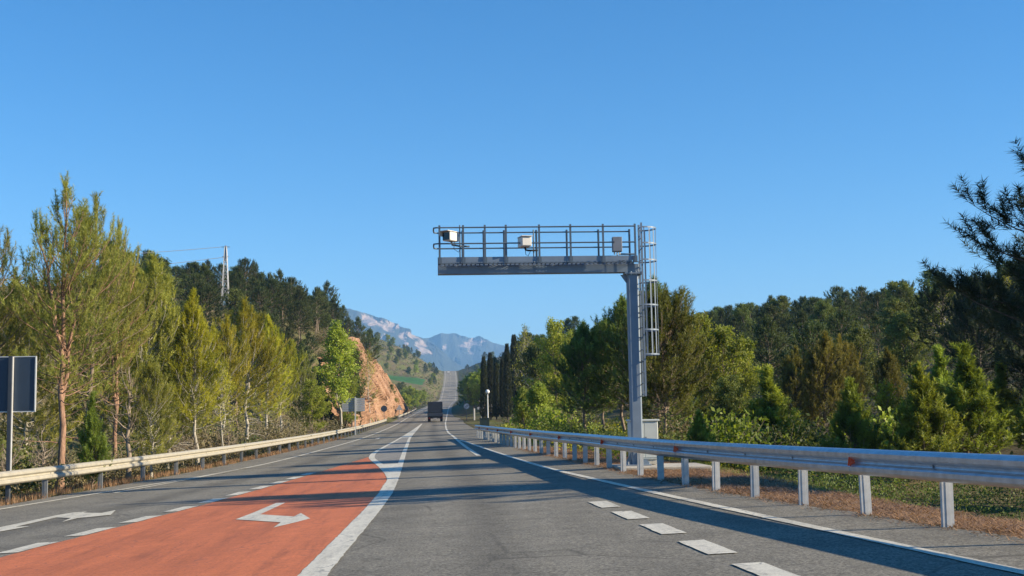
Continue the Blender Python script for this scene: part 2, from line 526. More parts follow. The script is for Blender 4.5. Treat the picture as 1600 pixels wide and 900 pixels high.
def mountain_mat():
    m, nt, b = new_mat('limestone_and_woods')
    geo = nt.nodes.new('ShaderNodeNewGeometry')
    sep = nt.nodes.new('ShaderNodeSeparateXYZ'); nt.links.new(geo.outputs['Normal'], sep.inputs[0])
    n1 = noise_node(nt, 0.004, 6, 0.65); n2 = noise_node(nt, 0.016, 7, 0.72, stretch=(1, 1, 0.5))
    at_ = nt.nodes.new('ShaderNodeAttribute'); at_.attribute_name = 'cliff'
    lim = ramp(nt, n2.outputs[0], [(0.3, (0.10, 0.08, 0.065)), (0.55, (0.36, 0.275, 0.215)), (0.75, (0.42, 0.27, 0.175))])
    wood = ramp(nt, n1.outputs[0], [(0.3, (0.020, 0.028, 0.018)), (0.7, (0.050, 0.055, 0.034))])
    ad = nt.nodes.new('ShaderNodeMath'); ad.operation = 'ADD'
    sub = nt.nodes.new('ShaderNodeMath'); sub.operation = 'MULTIPLY_ADD'
    sub.inputs[1].default_value = 2.0; sub.inputs[2].default_value = -1.05
    nt.links.new(n2.outputs[0], sub.inputs[0])
    nt.links.new(at_.outputs['Fac'], ad.inputs[0]); nt.links.new(sub.outputs[0], ad.inputs[1])
    f = ramp(nt, ad.outputs[0], [(0.42, (0,) * 3), (0.58, (1,) * 3)])
    o = mix(nt, f.outputs[0], wood.outputs[0], lim.outputs[0])
    nt.links.new(o, b.inputs['Base Color']); b.inputs['Roughness'].default_value = 0.95
    bump(nt, b, n2.outputs[0], 1.0, 12)
    return m


MAT['mountain'] = mountain_mat()

# ------------------------------------------------------------------ the lie of the land
PY = [-400, 0, 108, 184, 324, 486, 756, 1000, 1274, 1500, 3000, 20000]
PZ = [0, 0, 0.10, 0.65, 2.4, 5.4, 11.9, 27.5, 48.6, 54, 60, 60]
_fy = np.arange(-400, 20001, 4.0)
_fz = np.interp(_fy, PY, PZ)
_k = np.ones(15) / 15
_fzs = np.convolve(np.pad(_fz, 7, mode='edge'), _k, mode='valid')
prof = lambda y: np.interp(y, _fy, _fzs)
CS = 0.0355


def S(x, y):
    """height of the carriageway surface"""
    k = np.interp(y, [0, 60, 184, 324], [1, 1, 0.5, 0])
    return prof(y) + CS * k * np.clip(x, -12, 9)


railR = pchip([-40, 2, 10, 13.79, 17.66, 23.1, 29, 33.3, 43.4, 55, 67, 77.3, 83, 90],
              [11.5, 6.95, 5.98, 5.51, 5.02, 4.50, 4.16, 4.0, 3.52, 3.07, 2.71, 2.42, 2.2, 2.0])
railL = pchip([-40, 15, 25, 31, 37, 45, 53, 70, 98, 134, 185, 260, 330, 420],
              [-15, -11.7, -10.75, -10.2, -9.68, -9.18, -8.88, -8.6, -8.45, -8.45, -8.5, -8.6, -8.6, -8.2])
edgeL = pchip([-40, 20, 28.4, 33.6, 38.6, 43.8, 52.5, 63.6, 98, 162, 280, 489, 782, 1274, 1500],
              [-14, -10.9, -9.71, -8.89, -8.12, -7.49, -6.95, -6.75, -6.48, -6.58, -7.0, -5.4, 0.3, 4.2, 4])
laneR = pchip([-40, 30, 46.5, 63, 92, 113, 139, 173, 217, 324, 489, 782, 1274, 1500],
              [2.5, 1.6, 1.35, 1.11, 0.83, 0.56, 0.48, 0.52, 0.77, 1.5, 3.0, 9.0, 14, 14])
paveL = pchip([-400, -40, 15, 31, 45, 70, 134, 260, 420, 489, 782, 1274, 1500],
              [-15, -14.6, -11.45, -9.95, -8.95, -8.35, -8.2, -8.3, -7.8, -6.8, -1.0, 2.9, 2.5])
paveR = pchip([-400, -40, 2, 13.79, 23.1, 33.3, 55, 77, 86, 95, 120, 180, 200, 235, 250, 324, 489, 782, 1274, 1500],
              [11.8, 11.5, 6.9, 5.46, 4.45, 3.95, 3.02, 2.5, 2.6, 3.2, 3.3, 3.2, 3.4, 3.4, 2.6, 2.7, 4.2, 10.2, 15.2, 15])

LD = np.array([0, 2, 5, 8, 12, 18, 26, 40, 60, 100, 200, 500])
LT = {-400: [0, -.2, -.6, -.7, -.5, 0, 1, 3, 6, 10, 15, 20],
      20: [0, -.2, -.6, -.7, -.5, 0, 1, 3, 6, 10, 15, 20],
      60: [0, -.2, -.6, -.5, .3, 2, 4, 6, 7, 9, 12, 15],
      110: [0, -.2, 0, 1, 3, 7, 11, 13.5, 13, 12, 12, 15],
      140: [0, -.2, .8, 3, 6, 10, 14, 17, 16, 14, 12, 15],
      190: [0, .2, 6, 12, 14.5, 16.5, 18.5, 20, 19, 16, 14, 15],
      230: [0, .3, 7, 13, 15.5, 17, 18, 19, 18, 16, 14, 15],
      300: [0, .3, 5, 9, 10.5, 11.5, 12.5, 13, 13, 13, 13, 15],
      380: [0, 0, .5, 1, 1.5, 2, 3, 5, 8, 12, 18, 30],
      500: [0, -.5, -1, -1, -.5, .5, 2, 5, 9, 16, 28, 40],
      750: [0, 0, 1.5, 3, 5, 7, 10, 15, 22, 32, 45, 60],
      880: [0, .5, 3.5, 5.5, 7, 7.8, 8.3, 9.0, 16, 30, 50, 70],
      1000: [0, 1, 4, 6, 9, 13, 18, 26, 34, 46, 65, 80],
      1120: [0, 1, 4, 7, 10, 14, 20, 28, 36, 46, 65, 80],
      1300: [0, 0, 1, 2, 4, 7, 12, 20, 30, 40, 60, 80],
      1700: [0, 0, 0, 0, 1, 3, 5, 8, 12, 20, 40, 80],
      20000: [0] * 12}
RD = np.array([0, 1, 2.2, 3.5, 6, 10, 16, 24, 36, 55, 90, 200, 500])
RT = {-400: [0, 0, -.3, -1.0, -1.5, -1.3, -.6, 1.0, 4.5, 8, 9, 14, 20],
      0: [0, 0, -.05, -.5, -2.4, -3.1, -2.6, -.6, 4, 8, 9, 14, 20],
      16: [0, 0, -.05, -.45, -2.3, -3.0, -2.5, -.5, 4, 8, 9, 14, 20],
      25: [0, 0, -.03, -.3, -1.6, -2.2, -1.8, -.2, 4, 8, 9, 14, 20],
      40: [0, .02, .02, -.1, -.6, -1.1, -.8, .5, 4.3, 8, 9, 14, 20],
      65: [0, .02, .05, 0, -.1, -.1, .2, 1.2, 4.6, 8, 9, 14, 20],
      95: [0, .02, .05, 0, 0, .2, .6, 1.8, 5.2, 8.2, 9.5, 15, 20],
      140: [0, 0, 0, 0, 0, .4, 1.4, 3.4, 6.8, 10, 11.5, 17, 22],
      190: [0, 0, 0, 0, 0, .3, 2, 5.4, 9.4, 12.5, 14, 20, 25],
      240: [0, 0, .1, .3, .6, 1.5, 4, 8, 12, 15, 17, 23, 28],
      350: [0, 0, .4, 1.5, 4, 7, 11, 14, 16, 17, 18, 20, 25],
      460: [0, 0, .3, 1.2, 2.6, 4.5, 7.5, 11, 15, 18, 21, 26, 30],
      600: [0, 0, .3, .9, 1.8, 3.2, 5.5, 9, 13, 17, 21, 28, 34],
      750: [0, 0, .3, .8, 1.5, 3, 5, 8, 12, 17, 22, 30, 38],
      1100: [0, 0, .3, .6, 1.2, 2.5, 4.5, 8, 12, 16, 20, 28, 38],
      1300: [0, 0, 0, .5, 1.2, 2.5, 4.5, 8, 12, 16, 20, 28, 38],
      1700: [0, 0, 0, 0, 0, 1, 3, 6, 10, 16, 26, 45, 70],
      20000: [0] * 13}


def _table(D, T):
    ys = np.array(sorted(T)); A = np.array([T[k] for k in ys], float)
    def f(d, y):
        d = np.clip(d, D[0], D[-1]); y = np.clip(y, ys[0], ys[-1])
        i = np.clip(np.searchsorted(ys, y) - 1, 0, len(ys) - 2); t = (y - ys[i]) / (ys[i + 1] - ys[i]); t = t * t * (3 - 2 * t)
        j = np.clip(np.searchsorted(D, d) - 1, 0, len(D) - 2); u = (d - D[j]) / (D[j + 1] - D[j])
        return (A[i, j] * (1 - u) + A[i, j + 1] * u) * (1 - t) + (A[i + 1, j] * (1 - u) + A[i + 1, j + 1] * u) * t
    return f


tabL, tabR = _table(LD, LT), _table(RD, RT)


def G(x, y):
    """height of the ground anywhere"""
    x = np.asarray(x, float); y = np.asarray(y, float)
    xl, xr = paveL(y), paveR(y)
    dl, dr = xl - x, x - xr
    z = np.where(dl > 0, S(xl, y) + tabL(np.maximum(dl, 0), y), np.where(dr > 0, S(xr, y) + tabR(np.maximum(dr, 0), y), S(x, y)))
    ter = np.clip((y - 915) / 15, 0, 1) * np.clip((1150 - y) / 30, 0, 1) * np.clip((dl - 8) / 6, 0, 1)
    hh = (z - prof(y) + 0.02 * (y - 915)) / 3.6
    fr = hh - np.floor(hh)
    z = z + ter * 3.6 * (np.clip((fr - 0.72) / 0.28, 0, 1) - fr)
    d = np.maximum(np.maximum(dl, dr), 0)
    rough = np.clip((d - 0.3) / 6, 0, 1)
    z = z + rough * (fbm(x / 7, y / 7, 3) - 0.5) * 1.1 + np.clip((d - 0.1) / 1.5, 0, 1) * (fbm(x * 1.1, y * 1.1, 9, 3) - 0.5) * 0.14
    z = z + np.clip((d - 15) / 40, 0, 1) * (fbm(x / 35, y / 35, 21) - 0.5) * 4
    return z


def g1(x, y): return float(G(np.array([x]), np.array([y]))[0])


# ground sheet: rows along the road, columns by distance from the pavement edges
rows = np.concatenate([np.array([-400, -200, -100, -60, -30]), np.arange(-10, 60, 0.7), np.arange(60, 140, 1.6), np.arange(140, 420, 3.0),
                       np.arange(420, 1320, 7.0), np.array([1350, 1420, 1550, 1800, 2300, 3000, 4500, 7000, 9000])])
dcol = np.concatenate([np.arange(0.0, 6, 0.4), np.arange(6, 14, 0.8), np.arange(14, 45, 1.8), np.arange(45, 110, 5), np.array([120, 150, 200, 300, 500, 900, 2000, 5000, 9900])])
YY = rows[:, None]
xl = paveL(rows)[:, None]; xr = paveR(rows)[:, None]
XL = xl - dcol[::-1][None, :]; XR = xr + dcol[None, :]
XC = np.concatenate([XL, xl + 0.25 + 0 * xl, (xl + xr) / 2, xr - 0.25, XR], axis=1)
YG = np.repeat(YY, XC.shape[1], axis=1)
ZG = G(XC, YG)
nc = XC.shape[1]; nl = len(dcol)
ZG[:, nl:nl + 3] -= 0.12                       # the bed below the carriageway
ZG[:, nl - 1] -= 0.02; ZG[:, nl + 3] -= 0.02
V = np.stack([XC, YG, ZG], axis=-1).reshape(-1, 3)
i0 = np.arange(len(rows) - 1)[:, None] * nc + np.arange(nc - 1)[None, :]
idx = np.stack([i0, i0 + 1, i0 + nc + 1, i0 + nc], axis=-1).reshape(-1)
dR = XC - xr; dL = xl - XC
w_n = fbm(XC * 0.7, YG * 0.7, 40, 3)
litter = np.clip(1.4 - np.abs(dR - 1.6) / 2.3 + (w_n - 0.5) * 1.6, 0, 1) * (dR > -0.1) * (YG < 60) * (YG > -20)
grass = np.clip((w_n - 0.42) * 5, 0, 1) * 0.8
grass = np.maximum(grass, np.clip(1 - np.abs(dR - 4.2) / 1.2, 0, 1) * (dR > 0))
grass = np.where((dL > 14) & (YG < 320), grass * 0.35, grass)
grass = np.where((dR > 14) & (YG < 230), grass * 0.25, grass)
grass = np.where((dR > 3.8) & (dR < 18) & (YG < 42), grass * 0.25, grass)
field = ((YG > 830) & (YG < 905) & (dL > 12) & (dL < 50)).astype(float)
grd = link('ground', fast_mesh('ground', V, 4, idx, MAT['ground'],
           {'litter': litter.ravel(), 'grass': grass.ravel(), 'field': field.ravel()}, True))
tag(grd, kind='structure')


# ------------------------------------------------------------------ road and markings
def lane_wear(X, Y):
    w = np.zeros_like(X)
    yc = np.clip(Y, -40, 1400)
    c1 = np.where(Y < 185, whiteR(yc), (edgeL(yc) + laneR(yc)) / 2) + 1.72
    c2 = np.where(Y < 54, dashL(yc) - 1.75, edgeL(yc) + 1.7)
    c3 = np.where(Y < 54, (dashL(np.clip(yc, -10, 54)) + goreL(yc)) / 2, -99)
    for c in (c1, c2, c3):
        for o in (-.82, .82): w += np.exp(-((X - c - o) / .30) ** 2)
        w -= 1.1 * np.exp(-((X - c) / .33) ** 2)
    return w


def strip(name, fl, fr, y0, y1, dy, lift, mat, ncol=1, jag=0.0, parent=None, kind=None, wear=False, rag=0.0):
    ys = np.append(np.arange(y0, y1, dy), y1)
    a = np.array([float(fl(y)) for y in ys]); b = np.array([float(fr(y)) for y in ys])
    if jag:
        b = b + (fbm(ys * 1.7, ys * 0 + 3, 77, 3) - 0.5) * jag
    if rag:
        a = a + (fbm(ys * 5.3, ys * 0 + fl(y0), 71, 3) - 0.5) * rag
        b = b + (fbm(ys * 5.3, ys * 0 + fl(y0) + 9, 72, 3) - 0.5) * rag
    t = np.linspace(0, 1, ncol + 1)
    X = a[:, None] * (1 - t) + b[:, None] * t
    Y = np.repeat(ys[:, None], ncol + 1, axis=1)
    Z = S(X, Y) + lift
    n = ncol + 1
    i0 = np.arange(len(ys) - 1)[:, None] * n + np.arange(ncol)[None, :]
    idx = np.stack([i0, i0 + 1, i0 + n + 1, i0 + n], axis=-1).reshape(-1)
    o = link(name, fast_mesh(name, np.stack([X, Y, Z], -1).reshape(-1, 3), 4, idx, mat, {'wear': lane_wear(X, Y).ravel()} if wear else None), parent)
    if kind: tag(o, kind=kind)
    return o


outerR = pchip([-20, 10.1, 12, 16.5, 22.9, 29.3, 32.8, 40, 50, 60, 70, 80],
               [8.0, 4.74, 4.57, 4.17, 3.61, 3.11, 2.85, 2.5, 2.1, 1.75, 1.4, 1.0])

strip('right_shoulder', lambda y: outerR(y) + 0.05 if y < 80 else laneR(y) + 0.1, lambda y: paveR(y) + 0.12, -20, 90, 0.4, 0.004, MAT['shoulder'], 2, 0.25, kind='structure')
strip('left_shoulder', lambda y: paveL(y) - 0.15, lambda y: edgeL(y) - 0.12, -20, 300, 1.5, 0.004, MAT['shoulder'], 2, kind='structure')

strip('far_road_surface', paveL, paveR, 335, 1400, 3, 0.004, MAT['paleroad'], 8, kind='structure')
whiteR = pchip([-40, 8, 12.8, 16.7, 22.6, 25.6, 31.6, 42.3, 64.3, 106, 185], [-1.2, -1.18, -1.16, -1.11, -1.04, -1.03, -1.10, -1.3, -1.74, -2.43, -2.82])
goreL = pchip([-40, 22, 27, 31.2, 34.9, 39, 43, 47, 51, 55, 58, 61, 64, 100, 185],
              [-1.5, -1.36, -1.35, -1.38, -1.57, -1.90, -2.24, -2.62, -2.95, -3.14, -3.22, -3.25, -3.26, -3.23, -2.98])
dashL = pchip([-10, 8, 18, 20.7, 23.5, 26, 29, 31.5, 39.8, 47, 54], [-7.6, -6.75, -5.80, -5.5, -5.2, -4.95, -4.70, -4.5, -3.95, -3.5, -3.12])
red = strip('red_turning_lane', lambda y: dashL(y) + 0.16, lambda y: min(goreL(y) + 0.05, -1.3), -10, 54.5, 0.25, 0.005, MAT['red'], 24, kind='structure', wear=True, rag=.12)

road = strip('road', paveL, paveR, -40, 1400, 2.0, 0.0, MAT['asphalt'], 56, kind='structure', wear=True)
marks = empty('road_markings', (0, 0, 0)); tag(marks, kind='structure')
W = MAT['white']
strip('edge_line', lambda y: outerR(y) - 0.08, lambda y: outerR(y) + 0.08, -15, 78, 0.2, 0.010, W, 1, 0, marks, rag=.035)
strip('edge_line', lambda y: laneR(y) - 0.09, lambda y: laneR(y) + 0.09, 46.5, 1270, 1.5, 0.010, W, 1, 0, marks)
strip('edge_line', lambda y: edgeL(y) - 0.09, lambda y: edgeL(y) + 0.09, -10, 1270, 1.5, 0.010, W, 1, 0, marks)
inL = pchip([30, 33, 39.7, 48.8, 52], [-8.8, -8.45, -7.75, -7.12, -6.98])
strip('taper_line', lambda y: inL(y) - 0.07, lambda y: inL(y) + 0.07, 33, 47, 1.0, 0.010, W, 1, 0, marks)
strip('separation_line', lambda y: whiteR(y) - 0.30, whiteR, -15, 30, 0.15, 0.010, W, 1, 0, marks, rag=.035)
strip('gore_nose', goreL, whiteR, 30, 43, 0.2, 0.010, W, 2, 0, marks, rag=.05)
strip('gore_line', lambda y: whiteR(y) - 0.19, whiteR, 43, 97, 1.0, 0.010, W, 1, 0, marks)
strip('gore_line', goreL, lambda y: goreL(y) + (0.24 if y < 60 else 0.18), 43, 97, 0.8, 0.010, W, 1, 0, marks)
strip('gore_tip', goreL, whiteR, 97, 184, 1.5, 0.010, W, 1, 0, marks)
cenL = lambda y: (edgeL(y) + laneR(y)) / 2
for k in range(60):
    strip('centre_dash', lambda y: cenL(y) - 0.07, lambda y: cenL(y) + 0.07, 215 + k * 17, 215 + k * 17 + 5.5, 2.0, 0.010, W, 1, 0, marks)
gore = strip('gore_paving', lambda y: goreL(y) + 0.1, lambda y: whiteR(y) - 0.1, 42.5, 97.5, 1.0, 0.006, MAT['gore'], 2, kind='structure')
dR_ = pchip([-10, 8, 13.9, 18.4, 20.6], [3.6, 2.86, 2.60, 2.45, 2.37])
for k in range(7):
    y0 = 20.55 - 1.36 - 2.2 * k
    strip('lane_dash', lambda y: dR_(y), lambda y: dR_(y) + 0.30, y0, y0 + 1.36, 0.17, 0.010, W, 1, 0, marks, rag=.03)
for k in range(15):
    y0 = 39.0 - 2.25 * k
    strip('lane_dash', lambda y: dashL(y) - 0.15, lambda y: dashL(y) + 0.15, y0 - 1.35, y0, 0.17, 0.010, W, 1, 0, marks, rag=.03)


def poly_mark(name, polys):
    mb = MB()
    for p in polys:
        mb.add([(x, y, float(S(x, y)) + 0.012) for x, y in p], [tuple(range(len(p)))])
    me = bpy.data.meshes.new(name)
    me.from_pydata(mb.v, [], mb.f); me.materials.append(W)
    o = link(name, me, marks)
    return o


poly_mark('turn_arrow', [[(-3.06, 24.9), (-3.14, 22.0), (-3.42, 21.14), (-3.34, 22.52), (-3.25, 24.96)],
                         [(-3.14, 22.0), (-2.45, 21.04), (-2.53, 19.97), (-3.42, 21.14)],
                         [(-2.45, 21.04), (-2.42, 21.77), (-2.12, 20.41), (-2.26, 19.84), (-2.52, 19.02), (-2.53, 19.97)]])
poly_mark('straight_arrow', [[(-6.50, 25.58), (-6.24, 24.19), (-6.74, 23.77), (-7.28, 24.32), (-7.07, 25.34), (-6.60, 24.92)],
                             [(-6.74, 23.77), (-6.78, 22.96), (-6.90, 23.95)],
                             [(-7.07, 25.34), (-7.07, 25.64), (-7.34, 25.59), (-7.47, 25.08), (-7.28, 24.32)],
                             [(-7.28, 24.32), (-7.47, 25.08), (-7.75, 22.0), (-7.68, 20.8), (-7.45, 21.6)],
                             [(-7.45, 22.43), (-7.13, 22.32), (-7.35, 21.45), (-7.62, 21.6)]])
poly_mark('lane_arrow', [[(-5.09, 95.5), (-5.02, 101.5), (-4.95, 102.5), (-4.80, 96.5)], [(-5.02, 101.5), (-4.95, 102.5), (-4.06, 101.0), (-4.06, 100.0)]])

# side road at the junction
mb = MB()
ys0 = np.linspace(3.0, 60, 40)
for i in range(len(ys0) - 1):
    xa, xb = ys0[i], ys0[i + 1]
    def zz(x): return float(S(3.0, 215)) + 0.03 + 0.9 * (max(0, x - 12) / 48) ** 1.5 * 6
    mb.add([(xa, 206 + xa * .1, zz(xa)), (xb, 206 + xb * .1, zz(xb)), (xb, 226 + xb * .1, zz(xb)), (xa, 226 + xa * .1, zz(xa))], [(0, 1, 2, 3)])
tag(mb.build('side_road', MAT['paleway']), kind='structure')

# ------------------------------------------------------------------ rock cutting
ztop = pchip([138, 160, 190, 230, 260, 300, 330, 362], [3, 7.5, 11.8, 15.0, 13.6, 10.4, 7.6, 1.5])
dtop = pchip([138, 160, 190, 230, 300, 362], [4.5, 6.5, 8, 8.2, 6.5, 4])
ry = np.arange(138, 362, 0.7); rt = np.linspace(0, 1, 46)
RYY, RTT = np.meshgrid(ry, rt, indexing='ij')
zt = ztop(RYY); base = S(paveL(RYY), RYY) - 0.3
Z = base + RTT * (zt + 0.5)
dd = 1.5 + (dtop(RYY) - 1.5) * RTT ** 1.15
sl = RYY * 0.55 + Z * 0.9                        # tilted strata
disp = (fbm(sl / 2.6, RYY / 16, 5, 4, True) - 0.5) * 3.2 + (fbm(RYY / 9, Z / 7, 8, 4) - 0.5) * 3.4 + (fbm(sl * 0.9, Z * 0.35, 15, 3, True) - 0.5) * 1.3
disp = disp * np.clip(RTT * 5, 0.1, 1)
X = paveL(RYY) - dd + np.clip(disp - .4, -3.0, 1.4)
V = np.stack([X, RYY + (fbm(RYY / 3, Z / 3, 31, 3) - 0.5) * 1.2, Z], -1).reshape(-1, 3)
n = len(rt)
i0 = np.arange(len(ry) - 1)[:, None] * n + np.arange(n - 1)[None, :]
idx = np.stack([i0, i0 + n, i0 + n + 1, i0 + 1], axis=-1).reshape(-1)
tag(link('rock_cutting', fast_mesh('rock_cutting', V, 4, idx, MAT['rock'])), kind='structure')


# ------------------------------------------------------------------ far mountains
def mountain(name, pts, Y, depth, seed, cliffs):
    """ridge given by (px, py) seen from the road; a real massif behind the valley"""
    R3 = [at(px, py, Y) for px, py in pts]
    xs = np.array([p[0] for p in R3]); zs = np.array([p[2] for p in R3])
    u = np.linspace(xs[0], xs[-1], 260); v = np.concatenate([np.linspace(0, 1, 70), np.linspace(1.06, 2, 18)])
    U, Vv = np.meshgrid(u, v, indexing='ij')
    ridge = np.interp(U, xs, zs) + (fbm(U / 160, U * 0, seed, 4) - 0.5) * 46
    shp = np.where(Vv <= 1, Vv ** 1.15, 2.0 - Vv)
    shp = np.clip(shp, 0, 1)
    gul = fbm(U / 300 + Vv * .5, Vv * 2.2, seed + 3, 6, True)
    H = ridge * shp - (1 - gul) * 330 * np.sin(np.pi * np.clip(Vv, 0, 1)) ** 0.8
    cl = np.zeros_like(U)
    for (px, py, rx, rz) in cliffs:
        c = at(px, py, Y); wx = rx / FPX * Y; wz = rz / FPX * Y
        cl = np.maximum(cl, np.exp(-(((U - c[0]) / wx) ** 2 + ((H - c[2]) / wz) ** 2)))
    Yp = Y - depth * (1 - Vv) + (gul - 0.5) * 700 * np.clip(Vv, 0, 1) * np.clip(2 - Vv, 0, 1)
    # cliffs: step the slope so that the rock stands up
    st = (fbm(U / 150, H / 220, seed + 8, 4, True) - 0.5)
    Yp = Yp + cl * st * 420
    V_ = np.stack([U + cl * (fbm(U / 60, H / 60, seed + 5, 3) - .5) * 120, Yp, np.maximum(H, -5)], -1).reshape(-1, 3)
    n = len(v)
    i0 = np.arange(len(u) - 1)[:, None] * n + np.arange(n - 1)[None, :]
    idx = np.stack([i0, i0 + n, i0 + n + 1, i0 + 1], axis=-1).reshape(-1)
    o = link(name, fast_mesh(name, V_, 4, idx, MAT['mountain'], {'cliff': (cl * 0.85 + np.clip(st, -.3, .3) * .35).ravel()}, False))
    return tag(o, kind='structure')


mountain('mountain', [(60, 560), (250, 490), (420, 468), (500, 474), (545, 477), (562, 483), (590, 494), (610, 500), (640, 507), (655, 517), (668, 526), (690, 545), (730, 575), (800, 610)],
         6200, 2300, 4, [(607, 505, 22, 14), (648, 522, 14, 8), (633, 522, 10, 10), (657, 540, 9, 14), (660, 550, 12, 8), (600, 530, 5, 6), (575, 500, 12, 14), (632, 540, 4, 8)])
mountain('mountain', [(480, 600), (600, 560), (640, 540), (668, 528), (690, 521), (712, 519), (730, 525), (737, 526), (748, 523), (757, 528), (790, 538), (860, 550), (1000, 570), (1300, 590)],
         7800, 2400, 9, [(742, 532, 16, 11), (728, 540, 12, 6), (733, 550, 7, 8), (697, 546, 4, 7), (712, 570, 3, 7)])

# ------------------------------------------------------------------ vegetation: meshes
LCG = lambda s: np.random.default_rng(s)


def brushes(O, D, L, nl, k, w, rng, spread=(0.55, 1.0), tint=None):
    """needle shoots: k thin needles along each shoot"""
    O = np.asarray(O); D = np.asarray(D); n = len(O)
    D = D / (np.linalg.norm(D, axis=1)[:, None] + 1e-9)
    ref = np.where(np.abs(D[:, 2:3]) < 0.9, np.array([[0, 0, 1.0]]), np.array([[1.0, 0, 0]]))
    A = np.cross(D, ref); A /= np.linalg.norm(A, axis=1)[:, None]
    B = np.cross(D, A)
    t = rng.uniform(0.0, 1.0, (n, k)); ph = rng.uniform(0, 2 * np.pi, (n, k)); al = rng.uniform(*spread, (n, k))
    rad = np.cos(ph)[..., None] * A[:, None] + np.sin(ph)[..., None] * B[:, None]
    tan = -np.sin(ph)[..., None] * A[:, None] + np.cos(ph)[..., None] * B[:, None]
    dirn = np.cos(al)[..., None] * D[:, None] + np.sin(al)[..., None] * rad
    ln = nl * rng.uniform(0.7, 1.2, (n, k))
    P = O[:, None] + D[:, None] * (t * np.asarray(L)[:, None])[..., None]
    tilt = rng.uniform(-1, 1, (n, k))[..., None]
    sd = (tan + tilt * np.cross(dirn, tan)); sd /= np.linalg.norm(sd, axis=-1)[..., None]
    v0 = P - sd * w / 2; v1 = P + sd * w / 2; v2 = P + dirn * ln[..., None]
    V = np.stack([v0, v1, v2], axis=2).reshape(-1, 3)
    if tint is None: tint = rng.uniform(0.1, 0.9, n)
    T = np.clip(np.asarray(tint)[:, None] + rng.uniform(-0.12, 0.12, (n, k)), 0, 1)
    return V, np.repeat(T.reshape(-1), 3)


def leaves(C, spread, k, size, rng, tint=None, flat=0.0):
    C = np.asarray(C); n = len(C)
    off = rng.normal(0, 1, (n, k, 3)) * spread * np.array([1, 1, 0.8])
    P = C[:, None] + off
    a = rng.normal(0, 1, (n, k, 3)); a[..., 2] *= (1 - flat); a /= np.linalg.norm(a, axis=-1)[..., None]
    b = np.cross(a, rng.normal(0, 1, (n, k, 3))); b /= np.linalg.norm(b, axis=-1)[..., None]
    s = size * rng.uniform(0.6, 1.3, (n, k))[..., None]
    v = [P - a * s, P + b * s * 0.55, P + a * s, P - b * s * 0.55]
    V = np.stack(v, axis=2).reshape(-1, 3)
    q = np.arange(n * k)[:, None] * 4 + np.array([[0, 1, 2, 0, 2, 3]])
    if tint is None: tint = rng.uniform(0.1, 0.9, n)
    T = np.clip(np.asarray(tint)[:, None] + rng.uniform(-0.15, 0.15, (n, k)), 0, 1)
    return V, q.reshape(-1), np.repeat(T.reshape(-1), 4)


def curve_path(p, el, az, length, up, n, rng, wob=0.06):
    pts = [np.array(p, float)]
    for i in range(n):
        el_i = el + up * (i / n); az += rng.normal(0, wob); el_i += rng.normal(0, wob)
        d = np.array([math.cos(el_i) * math.cos(az), math.cos(el_i) * math.sin(az), math.sin(el_i)])
        pts.append(pts[-1] + d * length / n)
    return np.array(pts)


def interp_path(P, t):
    f = t * (len(P) - 1); i = min(int(f), len(P) - 2); u = f - i
    return P[i] * (1 - u) + P[i + 1] * u, (P[i + 1] - P[i]) / (np.linalg.norm(P[i + 1] - P[i]) + 1e-9)


SHAPES = {'cone': lambda t: (1 - t) ** 0.85 * min(1, 0.55 + t * 4),
          'round': lambda t: math.sqrt(max(0.02, 1 - (1.75 * t - 0.75) ** 2)) if t > 0.05 else 0.6,
          'egg': lambda t: max(0.06, math.sin(math.pi * min(1, (t * 0.86 + 0.14)) ** 0.8)),
          'top': lambda t: max(0.1, math.sin(math.pi * min(1.0, 0.25 + t * 0.72))),
          'tall': lambda t: (1 - t) ** 0.6 * min(1, 0.5 + t * 2.2) + 0.04}


